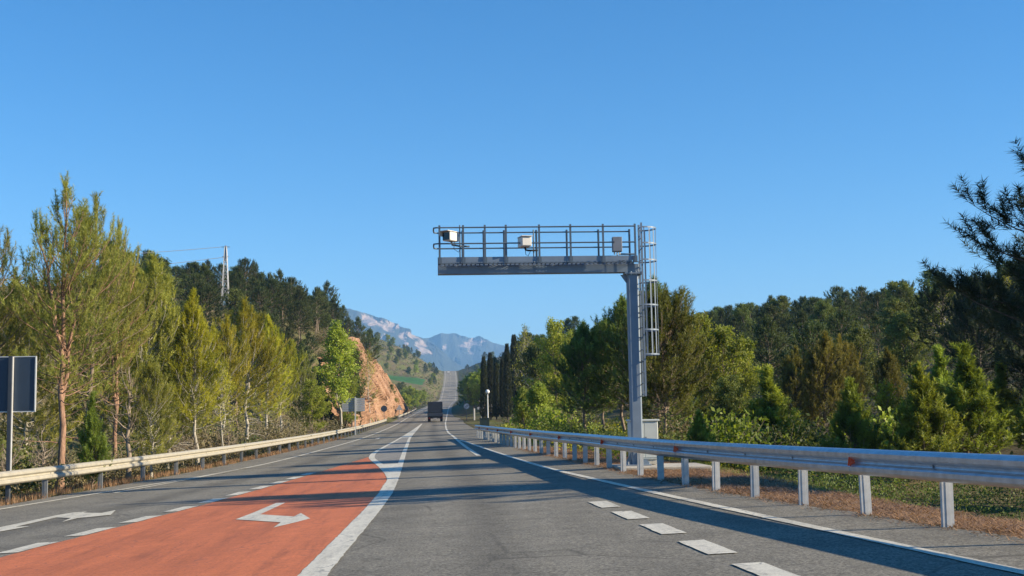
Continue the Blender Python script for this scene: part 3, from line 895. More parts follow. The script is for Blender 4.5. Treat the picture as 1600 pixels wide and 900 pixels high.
def gen_pine(name, seed, H, cb, R, shape, nb, e0, e1, up, bl, nl, k, subsp, leafm, barkm, w=0.018, tr=0.018, dead=8, forks=(), lean=0.02, step=0.6, sub=0.5, spread=(0.55, 1.0)):
    rng = LCG(seed)
    tk = MB(); O = []; D = []; L = []; TI = []
    def stem(p0, p1, n=9, wob=0.012):
        p0 = np.array(p0, float); p1 = np.array(p1, float)
        P = np.array([p0 + (p1 - p0) * i / n for i in range(n + 1)])
        P[1:-1, :2] += rng.normal(0, wob * H, (n - 1, 2)) * 0.6
        P[0] = p0
        return P
    main = stem((0, 0, -0.25), (rng.normal(0, lean) * H, rng.normal(0, lean) * H, H))
    stems = [(main, 0.0)]
    tk.path(main, np.linspace(tr * H, tr * H * 0.12, len(main)) + np.where(np.arange(len(main)) == 0, tr * H * 0.25, 0), 7)
    for (f0, az, out, top) in forks:
        p, _ = interp_path(main, f0)
        q = np.array([math.cos(az) * out, math.sin(az) * out, top * H])
        s = stem(p, q, 7)
        s[1] += np.array([math.cos(az), math.sin(az), 0]) * out * 0.18
        tk.path(s, np.linspace(tr * H * 0.66, tr * H * 0.1, len(s)), 6)
        stems.append((s, f0))
    shp = SHAPES[shape]
    for i in range(nb):
        st, f0 = stems[i % len(stems)]
        t = (i + rng.uniform(0, 1)) / nb
        t = t ** 0.92
        topz = st[-1][2]; z = cb * H + (topz - cb * H) * t
        ft = (z - st[0][2]) / (topz - st[0][2])
        if ft < 0.02: continue
        p, _ = interp_path(st, min(0.985, max(0, ft)))
        az = i * 2.39996 + rng.normal(0, 0.35)
        ln = max(0.22, R * shp(t) * rng.uniform(0.65, 1.15) * (1.0 if st is main else 0.75))
        el = math.radians(e0 + (e1 - e0) * t + rng.normal(0, 7))
        P = curve_path(p, el, az, ln, math.radians(up), 5, rng)
        tk.path(P, np.linspace(0.009 + 0.008 * ln, 0.004, 6), 4, False)
        side = 1; s = max(0.18, 0.28 * ln)
        bt = rng.uniform(0.15, 0.75)
        while s < ln:
            q, dr = interp_path(P, s / ln)
            a0 = math.atan2(dr[1], dr[0]) + side * rng.uniform(0.45, 1.05); side = -side
            e = math.asin(max(-1, min(1, dr[2]))) + rng.normal(0.12, 0.22)
            sl = min(1.25, max(0.2, sub * (ln - s) + 0.18)) * rng.uniform(0.6, 1.15)
            Q = curve_path(q, e, a0, sl, math.radians(up * 0.7), 3, rng, 0.12)
            tk.path(Q, np.linspace(0.007, 0.003, 4), 3, False)
            tt = 0.2
            while tt < 1.0:
                c, dq = interp_path(Q, tt)
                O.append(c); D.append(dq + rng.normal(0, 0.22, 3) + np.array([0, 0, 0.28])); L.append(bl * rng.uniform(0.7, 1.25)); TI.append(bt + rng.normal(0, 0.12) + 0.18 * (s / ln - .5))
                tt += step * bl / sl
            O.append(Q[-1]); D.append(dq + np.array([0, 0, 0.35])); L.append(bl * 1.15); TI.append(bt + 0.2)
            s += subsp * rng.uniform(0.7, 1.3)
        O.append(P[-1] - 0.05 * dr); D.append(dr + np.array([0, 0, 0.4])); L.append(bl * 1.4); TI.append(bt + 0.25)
    for st, _ in stems:
        for q in range(4):
            O.append(st[-1] - np.array([0, 0, bl * 0.8 * q])); D.append(np.array([rng.normal(0, .15), rng.normal(0, .15), 1.0])); L.append(bl * 1.5); TI.append(0.7)
    for i in range(dead):
        z = rng.uniform(0.08, max(0.12, cb + 0.15)); p, _ = interp_path(main, z)
        P = curve_path(p, rng.uniform(-0.2, 0.5), rng.uniform(0, 6.28), R * rng.uniform(0.2, 0.6), rng.uniform(-0.6, 0.5), 4, rng, 0.15)
        tk.path(P, np.linspace(0.022, 0.005, 5), 4, False)
    Vn, T = brushes(O, D, np.array(L), nl, k, w, rng, spread, tint=np.clip(TI, 0, 1))
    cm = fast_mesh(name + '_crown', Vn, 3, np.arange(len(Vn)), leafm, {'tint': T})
    return dict(trunk=tk.mesh(name + '_trunk', barkm), crown=cm, H=float(np.percentile(Vn[:, 2], 99.95)))


def gen_broad(name, seed, H, cb, R, shape, nb, leafm, barkm, k=9, size=0.075, spread=0.16, tr=0.016, dens=0.3, e0=15, e1=70, stems=1, shoot=0.0):
    rng = LCG(seed); tk = MB(); C = []; TI = []
    mains = []
    for s in range(stems):
        a = rng.uniform(0, 6.28); o = 0.0 if stems == 1 else 0.12 * H
        n = 8
        P = np.array([np.array([math.cos(a) * o * (i / n), math.sin(a) * o * (i / n), -0.2 + (H + .2) * i / n * (1 if s == 0 else rng.uniform(.8, .97))]) for i in range(n + 1)])
        P[1:-1, :2] += rng.normal(0, 0.014 * H, (n - 1, 2))
        tk.path(P, np.linspace(tr * H, tr * H * 0.1, n + 1), 7); mains.append(P)
    for i in range(nb):
        P0 = mains[i % len(mains)]
        t = (i + rng.uniform(0, 1)) / nb; z = cb + (0.97 - cb) * t
        p, _ = interp_path(P0, z)
        ln = max(0.25, R * SHAPES[shape](t) * rng.uniform(0.6, 1.15))
        P = curve_path(p, math.radians(e0 + (e1 - e0) * t + rng.normal(0, 10)), i * 2.4 + rng.normal(0, .4), ln, math.radians(rng.uniform(5, 35)), 5, rng, 0.12)
        tk.path(P, np.linspace(0.012 + 0.014 * ln, 0.005, 6), 4, False)
        bt = rng.uniform(0.2, 0.8)
        s = 0.25 * ln
        while s < ln:
            q, dr = interp_path(P, s / ln)
            Q = curve_path(q, math.asin(max(-1, min(1, dr[2]))) + rng.normal(0.1, 0.4), math.atan2(dr[1], dr[0]) + rng.choice([-1, 1]) * rng.uniform(0.4, 1.2),
                           min(1.1, max(0.25, 0.55 * (ln - s) + .2)) * rng.uniform(.6, 1.2), 0.3, 3, rng, 0.2)
            tk.path(Q, np.linspace(0.009, 0.003, 4), 3, False)
            for u in (0.45, 0.72, 1.0):
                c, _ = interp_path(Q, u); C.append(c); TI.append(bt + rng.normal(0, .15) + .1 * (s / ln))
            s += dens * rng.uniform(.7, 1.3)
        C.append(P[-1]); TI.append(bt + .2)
    for P0 in mains: C.append(P0[-1]); TI.append(.7)
    Vn, q, T = leaves(C, spread, k, size, rng, np.clip(TI, 0, 1))
    cm = fast_mesh(name + '_crown', Vn, 3, q, leafm, {'tint': T})
    return dict(trunk=tk.mesh(name + '_trunk', barkm), crown=cm, H=float(np.percentile(Vn[:, 2], 99.95)))


def gen_cypress(name, seed, H, R, n, leafm):
    rng = LCG(seed); tk = MB()
    tk.path([(0, 0, -0.2), (0.02, 0, H * 0.5), (0, 0.03, H * 0.97)], [0.16, 0.09, 0.02], 7)
    t = rng.uniform(0.03, 1, n); az = rng.uniform(0, 6.28, n)
    r = R * np.minimum(1, t * 6 + 0.35) * (1 - t) ** 0.42 * (0.72 + 0.55 * fbm(az * 1.6, t * 9, seed, 3))
    rr = r * rng.uniform(0.55, 1.0, n) ** 0.6
    O = np.stack([rr * np.cos(az), rr * np.sin(az), t * H * 0.96], -1)
    D = np.stack([np.cos(az) * 0.28, np.sin(az) * 0.28, np.ones(n)], -1) + rng.normal(0, .12, (n, 3))
    Vn, T = brushes(O, D, np.full(n, 0.4), 0.2, 9, 0.05, rng, (0.2, 0.6), np.clip(0.3 + fbm(az * 2, t * 14, seed + 2, 3) * 0.6 + rng.normal(0, .1, n), 0, 1))
    cm = fast_mesh(name + '_crown', Vn, 3, np.arange(len(Vn)), leafm, {'tint': T})
    return dict(trunk=tk.mesh(name + '_trunk', MAT['bark_dark']), crown=cm, H=H)


def gen_bush(name, seed, R, H, n, leafm, barkm, k=8, size=0.06):
    rng = LCG(seed); tk = MB(); C = []; TI = []
    for i in range(n):
        az = rng.uniform(0, 6.28); el = rng.uniform(0.3, 1.5)
        ln = (H * math.sin(el) + R * math.cos(el)) * rng.uniform(.55, 1.1)
        P = curve_path((rng.normal(0, R * .15), rng.normal(0, R * .15), -0.1), el, az, ln, -0.3, 4, rng, .18)
        tk.path(P, np.linspace(.014, .004, 5), 3, False)
        bt = rng.uniform(.2, .8)
        for u in np.arange(.35, 1.01, .13):
            c, _ = interp_path(P, u); C.append(c + rng.normal(0, .06, 3)); TI.append(bt)
    Vn, q, T = leaves(C, .11, k, size, rng, np.clip(TI, 0, 1))
    return dict(trunk=tk.mesh(name + '_stems', barkm), crown=fast_mesh(name + '_leaves', Vn, 3, q, leafm, {'tint': T}), H=H)


def gen_bare(name, seed, H, barkm, tr=0.03, fan=0.9, nb=26):
    rng = LCG(seed); tk = MB(); fine = MB()
    main = np.array([(rng.normal(0, .02 * H), rng.normal(0, .02 * H), z) for z in np.linspace(-.2, H, 8)])
    tk.path(main, np.linspace(tr * H, .01, 8), 7)
    for i in range(nb):
        t = rng.uniform(.25, .95); p, _ = interp_path(main, t)
        ln = H * rng.uniform(.2, .45) * (1.1 - t * .6)
        P = curve_path(p, rng.uniform(.1, 1.0), i * 2.4, ln, rng.uniform(.2, 1.0), 5, rng, .2)
        tk.path(P, np.linspace(.009 * H * (1 - t * .6) + .008, .004, 6), 5, False)
        for j in range(6):
            q, d = interp_path(P, rng.uniform(.3, 1))
            Q = curve_path(q, math.asin(max(-1, min(1, d[2]))) + rng.normal(0, .5), math.atan2(d[1], d[0]) + rng.normal(0, .9), ln * rng.uniform(.25, .55), .4, 4, rng, .25)
            fine.path(Q, np.linspace(.009, .003, 5), 3, False)
    return dict(trunk=tk.mesh(name + '_trunk', barkm), crown=fine.mesh(name + '_twigs', barkm), H=H, crown_name='twigs', kind='stuff')


P_ = {}
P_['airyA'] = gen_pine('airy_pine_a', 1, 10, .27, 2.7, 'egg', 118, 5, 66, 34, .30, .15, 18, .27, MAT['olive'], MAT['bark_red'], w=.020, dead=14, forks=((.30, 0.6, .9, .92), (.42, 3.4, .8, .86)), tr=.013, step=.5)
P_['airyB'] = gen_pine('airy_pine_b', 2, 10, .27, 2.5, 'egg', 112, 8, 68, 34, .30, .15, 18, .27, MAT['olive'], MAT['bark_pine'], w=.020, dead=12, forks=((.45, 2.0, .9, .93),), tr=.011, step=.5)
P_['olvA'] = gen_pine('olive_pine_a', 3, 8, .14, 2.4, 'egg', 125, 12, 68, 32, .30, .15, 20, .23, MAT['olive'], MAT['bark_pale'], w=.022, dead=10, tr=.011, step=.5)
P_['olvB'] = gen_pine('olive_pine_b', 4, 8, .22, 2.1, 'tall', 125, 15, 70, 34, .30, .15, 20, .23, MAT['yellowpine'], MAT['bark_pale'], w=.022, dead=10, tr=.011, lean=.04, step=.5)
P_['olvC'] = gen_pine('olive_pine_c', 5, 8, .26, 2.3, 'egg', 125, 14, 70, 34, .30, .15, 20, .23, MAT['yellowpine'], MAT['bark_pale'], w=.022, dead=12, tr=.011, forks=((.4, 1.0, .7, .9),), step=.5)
P_['hillA'] = gen_pine('hill_pine_a', 6, 7, .42, 2.1, 'top', 62, 0, 50, 25, .36, .18, 15, .28, MAT['darkpine_shade'], MAT['bark_pine'], w=.05, dead=5, tr=.014)
P_['hillB'] = gen_pine('hill_pine_b', 7, 7, .30, 2.0, 'egg', 66, 0, 55, 25, .36, .18, 15, .28, MAT['darkpine_shade'], MAT['bark_pine'], w=.05, dead=4, lean=.04, tr=.014)
P_['hillC'] = gen_pine('hill_pine_c', 8, 7, .16, 2.0, 'tall', 76, 5, 55, 25, .36, .18, 15, .28, MAT['darkpine_shade'], MAT['bark_dark'], w=.05, dead=3, tr=.014)
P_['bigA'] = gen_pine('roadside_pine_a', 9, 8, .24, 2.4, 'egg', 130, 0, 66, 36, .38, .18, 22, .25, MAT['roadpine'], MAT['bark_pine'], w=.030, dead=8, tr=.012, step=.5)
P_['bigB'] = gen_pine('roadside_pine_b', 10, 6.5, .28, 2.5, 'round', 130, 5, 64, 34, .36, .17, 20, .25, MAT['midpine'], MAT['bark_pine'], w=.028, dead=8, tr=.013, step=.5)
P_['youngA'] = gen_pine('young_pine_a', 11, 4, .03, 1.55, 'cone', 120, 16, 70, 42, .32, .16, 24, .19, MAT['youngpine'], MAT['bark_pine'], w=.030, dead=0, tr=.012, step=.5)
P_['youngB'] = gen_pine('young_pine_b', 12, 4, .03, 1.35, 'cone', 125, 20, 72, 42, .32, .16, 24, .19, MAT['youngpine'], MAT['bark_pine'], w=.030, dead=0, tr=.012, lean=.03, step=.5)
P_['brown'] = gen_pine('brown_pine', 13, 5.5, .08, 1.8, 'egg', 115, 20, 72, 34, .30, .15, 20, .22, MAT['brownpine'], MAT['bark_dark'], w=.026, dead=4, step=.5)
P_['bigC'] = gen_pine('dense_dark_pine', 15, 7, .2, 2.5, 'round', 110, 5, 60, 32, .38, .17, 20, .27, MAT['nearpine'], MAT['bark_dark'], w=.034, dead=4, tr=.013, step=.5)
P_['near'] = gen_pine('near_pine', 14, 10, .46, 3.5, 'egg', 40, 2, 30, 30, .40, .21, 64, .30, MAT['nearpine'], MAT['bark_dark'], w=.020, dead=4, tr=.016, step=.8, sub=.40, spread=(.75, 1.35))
P_['poplar'] = gen_broad('pale_poplar', 21, 9, .28, 2.0, 'egg', 60, MAT['leaf'], MAT['bark_pale'], 12, .085, .17, tr=.010, e0=35, e1=75, dens=.24)
P_['broadA'] = gen_broad('bright_tree', 22, 8, .22, 2.6, 'round', 64, MAT['leaf'], MAT['bark_pine'], 12, .085, .17, stems=2, dens=.25)
P_['broadB'] = gen_broad('mid_tree', 23, 8, .2, 2.6, 'round', 64, MAT['leafdark'], MAT['bark_dark'], 12, .09, .18, stems=2, dens=.25)
P_['sparse'] = gen_broad('sparse_tree', 24, 8, .3, 2.0, 'egg', 46, MAT['leafyellow'], MAT['bark_pale'], 4, .07, .16, tr=.010, dens=.42)
P_['round'] = gen_broad('round_tree', 25, 4, .26, 1.35, 'egg', 70, MAT['youngpine'], MAT['bark_pine'], 12, .07, .13, dens=.2)
P_['yellow'] = gen_broad('yellow_shrub', 26, 4, .08, 1.5, 'egg', 46, MAT['leafyellow'], MAT['bark_pine'], 7, .075, .15, stems=3)
P_['cypA'] = gen_cypress('cypress_a', 31, 12, .85, 3000, MAT['cypress'])
P_['cypB'] = gen_cypress('cypress_b', 32, 12, .7, 2800, MAT['cypress'])
P_['bushA'] = gen_bush('green_bush', 41, 1.0, 1.3, 46, MAT['leafdark'], MAT['twig'])
P_['bushB'] = gen_bush('light_bush', 42, .9, 1.1, 46, MAT['leaf'], MAT['twig'])
P_['bushC'] = gen_bush('dry_bush', 43, .9, 1.2, 60, MAT['scrub'], MAT['twig'], 5, .05)
P_['bare'] = gen_bare('bare_tree', 51, 4, MAT['twig'])
P_['bareB'] = gen_bare('bare_shrub', 52, 3, MAT['twig'], .012, 1.2, 30)


def tree(name, label, proto, x, y, H, rz=None, group=None, cat='tree', wide=1.0, sink=0.0):
    p = P_[proto]
    e = empty(name, (x, y, g1(x, y) - sink), random.uniform(0, 6.28) if rz is None else rz)
    s = H / p['H']
    e.scale = (s * wide, s * wide, s)
    link('trunk' if cat == 'tree' else 'stems', p['trunk'], e)
    c = link(p.get('crown_name', 'crown' if cat == 'tree' else 'leaves'), p['crown'], e)
    if 'kind' in p: c['kind'] = p['kind']
    return tag(e, label, cat, group)


def tree_px(name, label, proto, px, Y, top, **kw):
    """trunk seen at px, at the distance Y, its top seen at height top"""
    b = at(px, 652, Y); x = b[0]
    z = at(px, top, Y)[2]
    return tree(name, label, proto, x, Y, max(0.5, z - g1(x, Y)), **kw)


# ---- trees left of the road
TL = [
    ('pine_tree', 'tall airy pine with reddish forked trunk behind the large sign', 'airyA', 95, 40, 272, 0.4, 1.0),
    ('pine_tree', 'airy pine cut off by the left edge of the picture', 'airyB', -22, 42, 335, 1.0, 1.0),
    ('pine_tree', 'slender airy pine just right of the tall forked pine', 'airyB', 140, 47, 300, 2.2, .95),
    ('pine_tree', 'thin topped airy pine, third spire from the left edge', 'airyA', 182, 52, 342, 3.5, .8),
    ('pine_tree', 'dense olive pine filling the gap behind the bare snag', 'olvA', 222, 55, 398, 0.2, 1.1),
    ('pine_tree', 'olive pine behind the large sign, its crown low and dense', 'olvA', 45, 49, 430, 4.0, 1.2),
    ('pine_tree', 'olive pine between the forked pine and the bare snag', 'olvA', 165, 56, 425, 5.0, 1.1),
    ('pine_tree', 'yellow green pine with a straight pale trunk left of the lattice pylon', 'olvB', 308, 55, 452, 0.7, 1.15),
    ('pine_tree', 'shorter olive pine left of the yellow green pine below the pylon', 'olvA', 262, 60, 480, 1.7, 1.05),
    ('pine_tree', 'yellow green pine just below the lattice pylon', 'olvC', 348, 68, 492, 2.7, 1.0),
    ('pine_tree', 'broad yellow green pine right of the pylon, with leaning pale trunk', 'olvC', 386, 72, 466, 0.0, 1.25),
    ('pine_tree', 'yellow green pine behind the broad one right of the pylon', 'olvB', 414, 84, 492, 4.1, 1.2),
    ('pine_tree', 'olive pine with twin pale stem left of the poplar', 'olvC', 440, 95, 512, 5.3, 1.1),
    ('pine_tree', 'small olive pine nearest to the poplar on its left', 'olvA', 468, 106, 545, 2.0, 1.0),
    ('pine_tree', 'short dark pine low behind the guardrail under the olive pines', 'olvA', 238, 44, 560, 3.0, 1.2),
    ('pine_tree', 'young bluish pine low behind the guardrail near the forked pine', 'youngB', 146, 37, 612, 1.0, .9),
]
for nm, lb, pr, px, Y, top, rz, wd in TL:
    tree_px(nm, lb, pr, px, Y, top, rz=rz, wide=wd, group='pines behind the left guardrail')
tree_px('bare_tree', 'bare pale snag with upswept dead branches behind left guardrail', 'bare', 203, 43.5, 585, rz=.5)
tree_px('leafy_tree', 'small bright yellow green leafy tree below the pylon', 'sparse', 347, 58, 560, rz=1.0)
tree_px('poplar_tree', 'bright green poplar with a pale trunk left of the orange rock', 'poplar', 528, 116, 500, rz=0.3, wide=1.15)
tree_px('leafy_tree', 'small green tree with thin pale trunk left of the poplar', 'broadA', 490, 104, 592, rz=2.1)
tree_px('poplar_tree', 'thin light green sapling in front of the orange rock', 'sparse', 577, 172, 545, rz=1.3, wide=.8)
tree_px('leafy_tree', 'dark green tree in the shade at the end of the rock', 'broadB', 612, 300, 600, rz=.3)
tree_px('leafy_tree', 'dull green tree between the poplar and the orange rock', 'broadB', 549, 140, 545, rz=1.0, wide=.75)
tree_px('leafy_tree', 'green tree right behind the poplar at the foot of the rock', 'broadA', 541, 132, 575, rz=3.0, wide=.8)
tree_px('cypress_tree', 'narrow dark evergreen standing in front of the orange rock', 'cypB', 558, 152, 575, rz=1.0)

# ---- left hill wood
rng = LCG(101)
cnt = 0; pts = []
tries = 0
while cnt < 160 and tries < 9000:
    tries += 1
    Y = rng.uniform(92, 268); d = rng.uniform(7, 26) if rng.uniform() < .5 else rng.uniform(9, 62)
    x = float(paveL(Y)) - d
    if Y > 140 and Y < 330 and d < float(dtop(Y)) + 1.0: continue
    px_ = 690 + x / Y * 1950
    if px_ < 150: continue
    if any((x - a) ** 2 + (Y - b) ** 2 < 2.7 ** 2 for a, b in pts): continue
    if abs(px_ - 352) < 22 and Y < 186: continue
    pts.append((x, Y)); cnt += 1
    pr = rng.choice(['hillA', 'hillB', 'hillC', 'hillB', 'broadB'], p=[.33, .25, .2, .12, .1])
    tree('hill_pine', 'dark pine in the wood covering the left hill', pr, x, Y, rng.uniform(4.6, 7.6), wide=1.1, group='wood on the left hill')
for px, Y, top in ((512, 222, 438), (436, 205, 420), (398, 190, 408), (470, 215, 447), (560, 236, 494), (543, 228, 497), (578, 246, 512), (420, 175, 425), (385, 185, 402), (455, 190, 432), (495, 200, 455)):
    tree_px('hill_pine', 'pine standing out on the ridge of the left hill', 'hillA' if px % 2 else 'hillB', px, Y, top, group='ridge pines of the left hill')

# ---- trees right of the road
TR = [
    ('pine_tree', 'large pine right of the gantry column with leaning pale trunk', 'bigB', 1040, 43, 448, .4, 1.2),
    ('pine_tree', 'tall pine rising behind the safety cage of the gantry', 'bigA', 1030, 56, 432, 1.4, 1.0),
    ('pine_tree', 'dense dark pine with straight pale trunk left of the gantry', 'bigA', 913, 62, 502, 2.2, 1.25),
    ('pine_tree', 'dense pine directly left of the gantry column', 'bigA', 972, 61, 462, 3.1, 1.2),
    ('pine_tree', 'dark pine between the two dense pines left of the gantry', 'bigA', 942, 74, 500, 4.4, 1.2),
    ('young_pine', 'low bright young pine just right of the grey cabinet', 'youngA', 1094, 36, 640, 1.0, 1.46),
    ('young_pine', 'green young pine in the middle of the right clearing', 'youngB', 1208, 50, 572, 2.0, 1.59),
    ('pine_tree', 'tallest brownish green pine on the right slope', 'brown', 1283, 58, 518, .3, 1.2),
    ('pine_tree', 'brownish green pine left of the tallest brownish one', 'brown', 1246, 63, 540, 2.3, 1.2),
    ('pine_tree', 'brownish green pine right of the tallest brownish one', 'brown', 1327, 66, 522, 4.3, 1.2),
    ('pine_tree', 'brownish pine behind the yellow shrub', 'brown', 1392, 60, 542, 5.3, 1.1),
    ('young_pine', 'bright green young pine below the brownish pines', 'youngA', 1334, 39, 590, .8, 1.40),
    ('young_pine', 'broad bright young pine right of the yellow shrub', 'youngA', 1443, 38, 566, 1.9, 1.52),
    ('young_pine', 'tall pointed young pine near the right edge', 'youngB', 1512, 41, 536, 2.9, 1.65),
    ('young_pine', 'young pine behind and between the two big bright young pines', 'youngB', 1466, 50, 540, 3.9, 1.46),
    ('young_pine', 'darker young pine right of the tall pointed one', 'youngB', 1562, 47, 566, 4.9, 1.59),
    ('young_pine', 'young pine cut by the right edge of the picture', 'youngA', 1618, 42, 590, 5.9, 1.46),
]
for nm, lb, pr, px, Y, top, rz, wd in TR:
    tree_px(nm, lb, pr, px, Y, top, rz=rz, wide=wd, group='pines right of the road')
tree_px('yellow_shrub', 'yellow leaved shrub between the young pines on the right', 'yellow', 1398, 47, 592, rz=.5, cat='shrub')
tree_px('leafy_tree', 'bright yellow green leafy tree right of the gantry', 'broadA', 1118, 58, 488, rz=.2, wide=1.0)
tree_px('leafy_tree', 'bright leafy tree behind the yellow green one right of the gantry', 'broadA', 1152, 66, 508, rz=1.2, wide=.9)
tree_px('leafy_tree', 'dark leafy tree in the shade below the bright leafy trees', 'broadB', 1130, 50, 585, rz=2.2, wide=1.0)
tree_px('round_tree', 'small egg shaped tree with thin trunk beside the guardrail', 'round', 842, 80, 596, rz=.4, wide=1.0)
tree_px('round_tree', 'smaller egg shaped tree half hidden left of its neighbour', 'round', 819, 86, 604, rz=1.9, wide=.9)
tree_px('leafy_tree', 'bright green leafy tree behind the dense dark pines', 'broadA', 868, 98, 498, rz=2.5, wide=.9)
tree_px('leafy_tree', 'thin pale tree with few leaves above the cypresses', 'sparse', 824, 130, 506, rz=2.0, wide=.8)
tree_px('leafy_tree', 'dull green leafy tree right of the cypress row', 'broadB', 848, 120, 530, rz=.7, wide=1.0)
tree_px('dark_pine', 'dark near pine reaching into the picture from the right edge', 'near', 1738, 22.2, 165, rz=.6, wide=1.12)
tree_px('dark_pine', 'dark pine behind the near one at the right edge', 'bigC', 1640, 46, 385, rz=2.6, wide=1.2)
tree_px('dark_pine', 'low dark pine left of the right edge pines, above the young pines', 'bigC', 1535, 62, 425, rz=1.6, wide=1.1)
ORD = ['leftmost', 'second from the left', 'third from the left', 'fourth from the left', 'third from the right', 'tallest, second from the right', 'rightmost']
for (px, Y, top), od in zip(((757, 192, 556), (767, 199, 550), (776, 196, 566), (786, 199, 560), (794, 190, 536), (805, 194, 522), (812, 199, 545)), ORD):
    tree_px('cypress_tree', 'dark column cypress beside the junction, ' + od + ' of the row', 'cypA' if px % 2 else 'cypB', px, Y, top, group='cypress row beside the junction')

for i, (xx, yy_, h) in enumerate(((14.5, 9, 4.2), (17, 12.5, 5.2), (15.5, 16, 4.6), (18.5, 18.5, 5.6), (20, 24, 5.2), (17.5, 29, 4.4), (22, 31, 5.6))):
    tree('young_pine', 'unseen young pine added to shade the dip on the right', 'youngA' if i % 2 else 'youngB', xx, yy_, h, group='added young pines beyond the right edge', wide=1.2)  # unseen pines added to throw shade into the dip beyond the verge

tree('dark_pine', 'unseen dense dark pine added to cast shade behind the sparse near pine', 'bigC', 14.3, 22.7, 9.6, rz=1.1, wide=.72)  # unseen, added to strengthen the near pine's shadow band on the road
tree('dark_pine', 'unseen tall dark pine added to cast shade, nearest to the camera', 'bigC', 19.2, 21.6, 13.5, rz=.2, wide=.52)  # unseen, added in line with the sun to deepen the same band
tree('pine_tree', 'unseen tall dark pine added to cast shade, farther from the camera', 'bigC', 19.0, 33.4, 14.5, rz=.2, wide=.60)  # unseen, added to cast one more shadow band across the road

# ---- right hill wood
rng = LCG(202)
pts = []; cnt = 0; tries = 0
while cnt < 290 and tries < 14000:
    tries += 1
    Y = rng.uniform(48, 300); d = rng.uniform(15, 115)
    x = float(paveR(Y)) + d
    px_ = 690 + x / Y * 1950
    if px_ > 1800 or (Y < 66 and d < 24): continue
    if d < 9 + Y * .09: continue
    if any((x - a) ** 2 + (Y - b) ** 2 < 3.3 ** 2 for a, b in pts): continue
    if 8 < x < 18 and 145 < Y < 175: continue
    if 200 < Y < 238 and x < 62: continue
    pts.append((x, Y)); cnt += 1
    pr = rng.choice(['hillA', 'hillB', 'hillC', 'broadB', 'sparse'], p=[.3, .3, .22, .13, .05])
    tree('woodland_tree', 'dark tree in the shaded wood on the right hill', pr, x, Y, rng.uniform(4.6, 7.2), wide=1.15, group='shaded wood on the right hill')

# ---- distant woods
rng = LCG(303)
for i in range(26):
    Y = rng.uniform(385, 640); x = float(paveL(Y)) - rng.uniform(2.5, 16)
    tree('distant_tree', 'light green tree lining the far road on its left', rng.choice(['broadA', 'broadB', 'broadA']), x, Y, rng.uniform(5, 9), group='trees left of the far road', wide=1.25)
for i in range(90):
    Y = rng.uniform(640, 1180); x = float(paveL(Y)) - rng.uniform(4, 75)
    if 640 < Y < 915 and float(paveL(Y)) - x > 9: continue
    tree('distant_tree', 'small distant tree on the terraced slope left of the far road', rng.choice(['broadB', 'hillC', 'broadA']), x, Y, rng.uniform(5, 9), group='trees on the terraced slope', wide=1.3)
for i in range(90):
    Y = rng.uniform(255, 700); x = float(paveR(Y)) + (rng.uniform(7, 70) if Y < 400 else rng.uniform(14, 75))
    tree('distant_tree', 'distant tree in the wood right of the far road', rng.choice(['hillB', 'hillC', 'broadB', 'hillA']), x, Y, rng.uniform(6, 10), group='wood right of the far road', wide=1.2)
for i in range(14):
    Y = rng.uniform(262, 420); x = float(paveR(Y)) + rng.uniform(3, 10)
    tree('distant_tree', 'light green tree lining the far road on its right', 'broadA', x, Y, rng.uniform(5, 8), group='trees right of the far road', wide=1.2)
for i in range(26):
    Y = rng.uniform(720, 1250); x = float(paveR(Y)) + rng.uniform(6, 45)
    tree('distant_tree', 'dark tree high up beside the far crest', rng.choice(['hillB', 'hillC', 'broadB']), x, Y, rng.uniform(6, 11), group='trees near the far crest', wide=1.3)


# ---- undergrowth: low scrub, weeds, grass and litter
def scatter_leaf_stuff(name, label, cat, X, Y, hgt, spread, k, size, mat, seed, tintbase=None):
    rng = LCG(seed)
    Z = G(X, Y)
    C = np.stack([X, Y, Z + hgt * rng.uniform(0.15, 1.0, len(X))], -1)
    Vn, q, T = leaves(C, spread, k, size, rng, tintbase)
    o = link(name, fast_mesh(name, Vn, 3, q, mat, {'tint': T}))
    return tag(o, label, cat, kind='stuff')


rng = LCG(404)
# scrub on the left hill
n = 5200
Y = rng.uniform(70, 300, n); d = rng.uniform(2.5, 50, n) ** 1.0
okm = ~((Y > 136) & (Y < 365) & (d < dtop(np.clip(Y, 138, 362)) + .8))
Y, d = Y[okm], d[okm]
scatter_leaf_stuff('undergrowth', 'brown and green scrub covering the left hillside', 'scrub', paveL(Y) - d, Y, 1.1, .40, 20, .10, MAT['scrub'], 1)
n = 3600
Y = rng.uniform(22, 110, n); d = 0.9 + rng.uniform(0, 1, n) ** 1.5 * 16
hh = fbm(Y * .5, d * .6, 2, 3)
scatter_leaf_stuff('undergrowth', 'tangled low scrub behind the left guardrail', 'scrub', paveL(Y) - d, Y, .35 + 1.3 * hh * np.clip((d - 1) / 3, .2, 1), .2, 11, .034, MAT['scrub'], 2)
n = 5200
Y = rng.uniform(40, 230, n); d = 12 + rng.uniform(0, 80, n)
okm = d > 6 + Y * .08
okm &= ~((Y > 202) & (Y < 240))
Y, d = Y[okm], d[okm]
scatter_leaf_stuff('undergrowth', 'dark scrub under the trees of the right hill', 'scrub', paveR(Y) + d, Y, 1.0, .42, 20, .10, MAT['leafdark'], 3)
n = 1500
Y = rng.uniform(36, 110, n); d = rng.uniform(1.2, 11, n)
scatter_leaf_stuff('weeds', 'tall yellowish weeds behind the right guardrail', 'weeds', paveR(Y) + d, Y, .25 + .75 * fbm(Y * .4, d * .5, 12, 3) * np.clip(d / 2.5, .3, 1), .13, 12, .06, MAT['leafyellow'], 4)
n = 2600
Y = rng.uniform(6, 36, n); d = rng.uniform(4.8, 15, n)
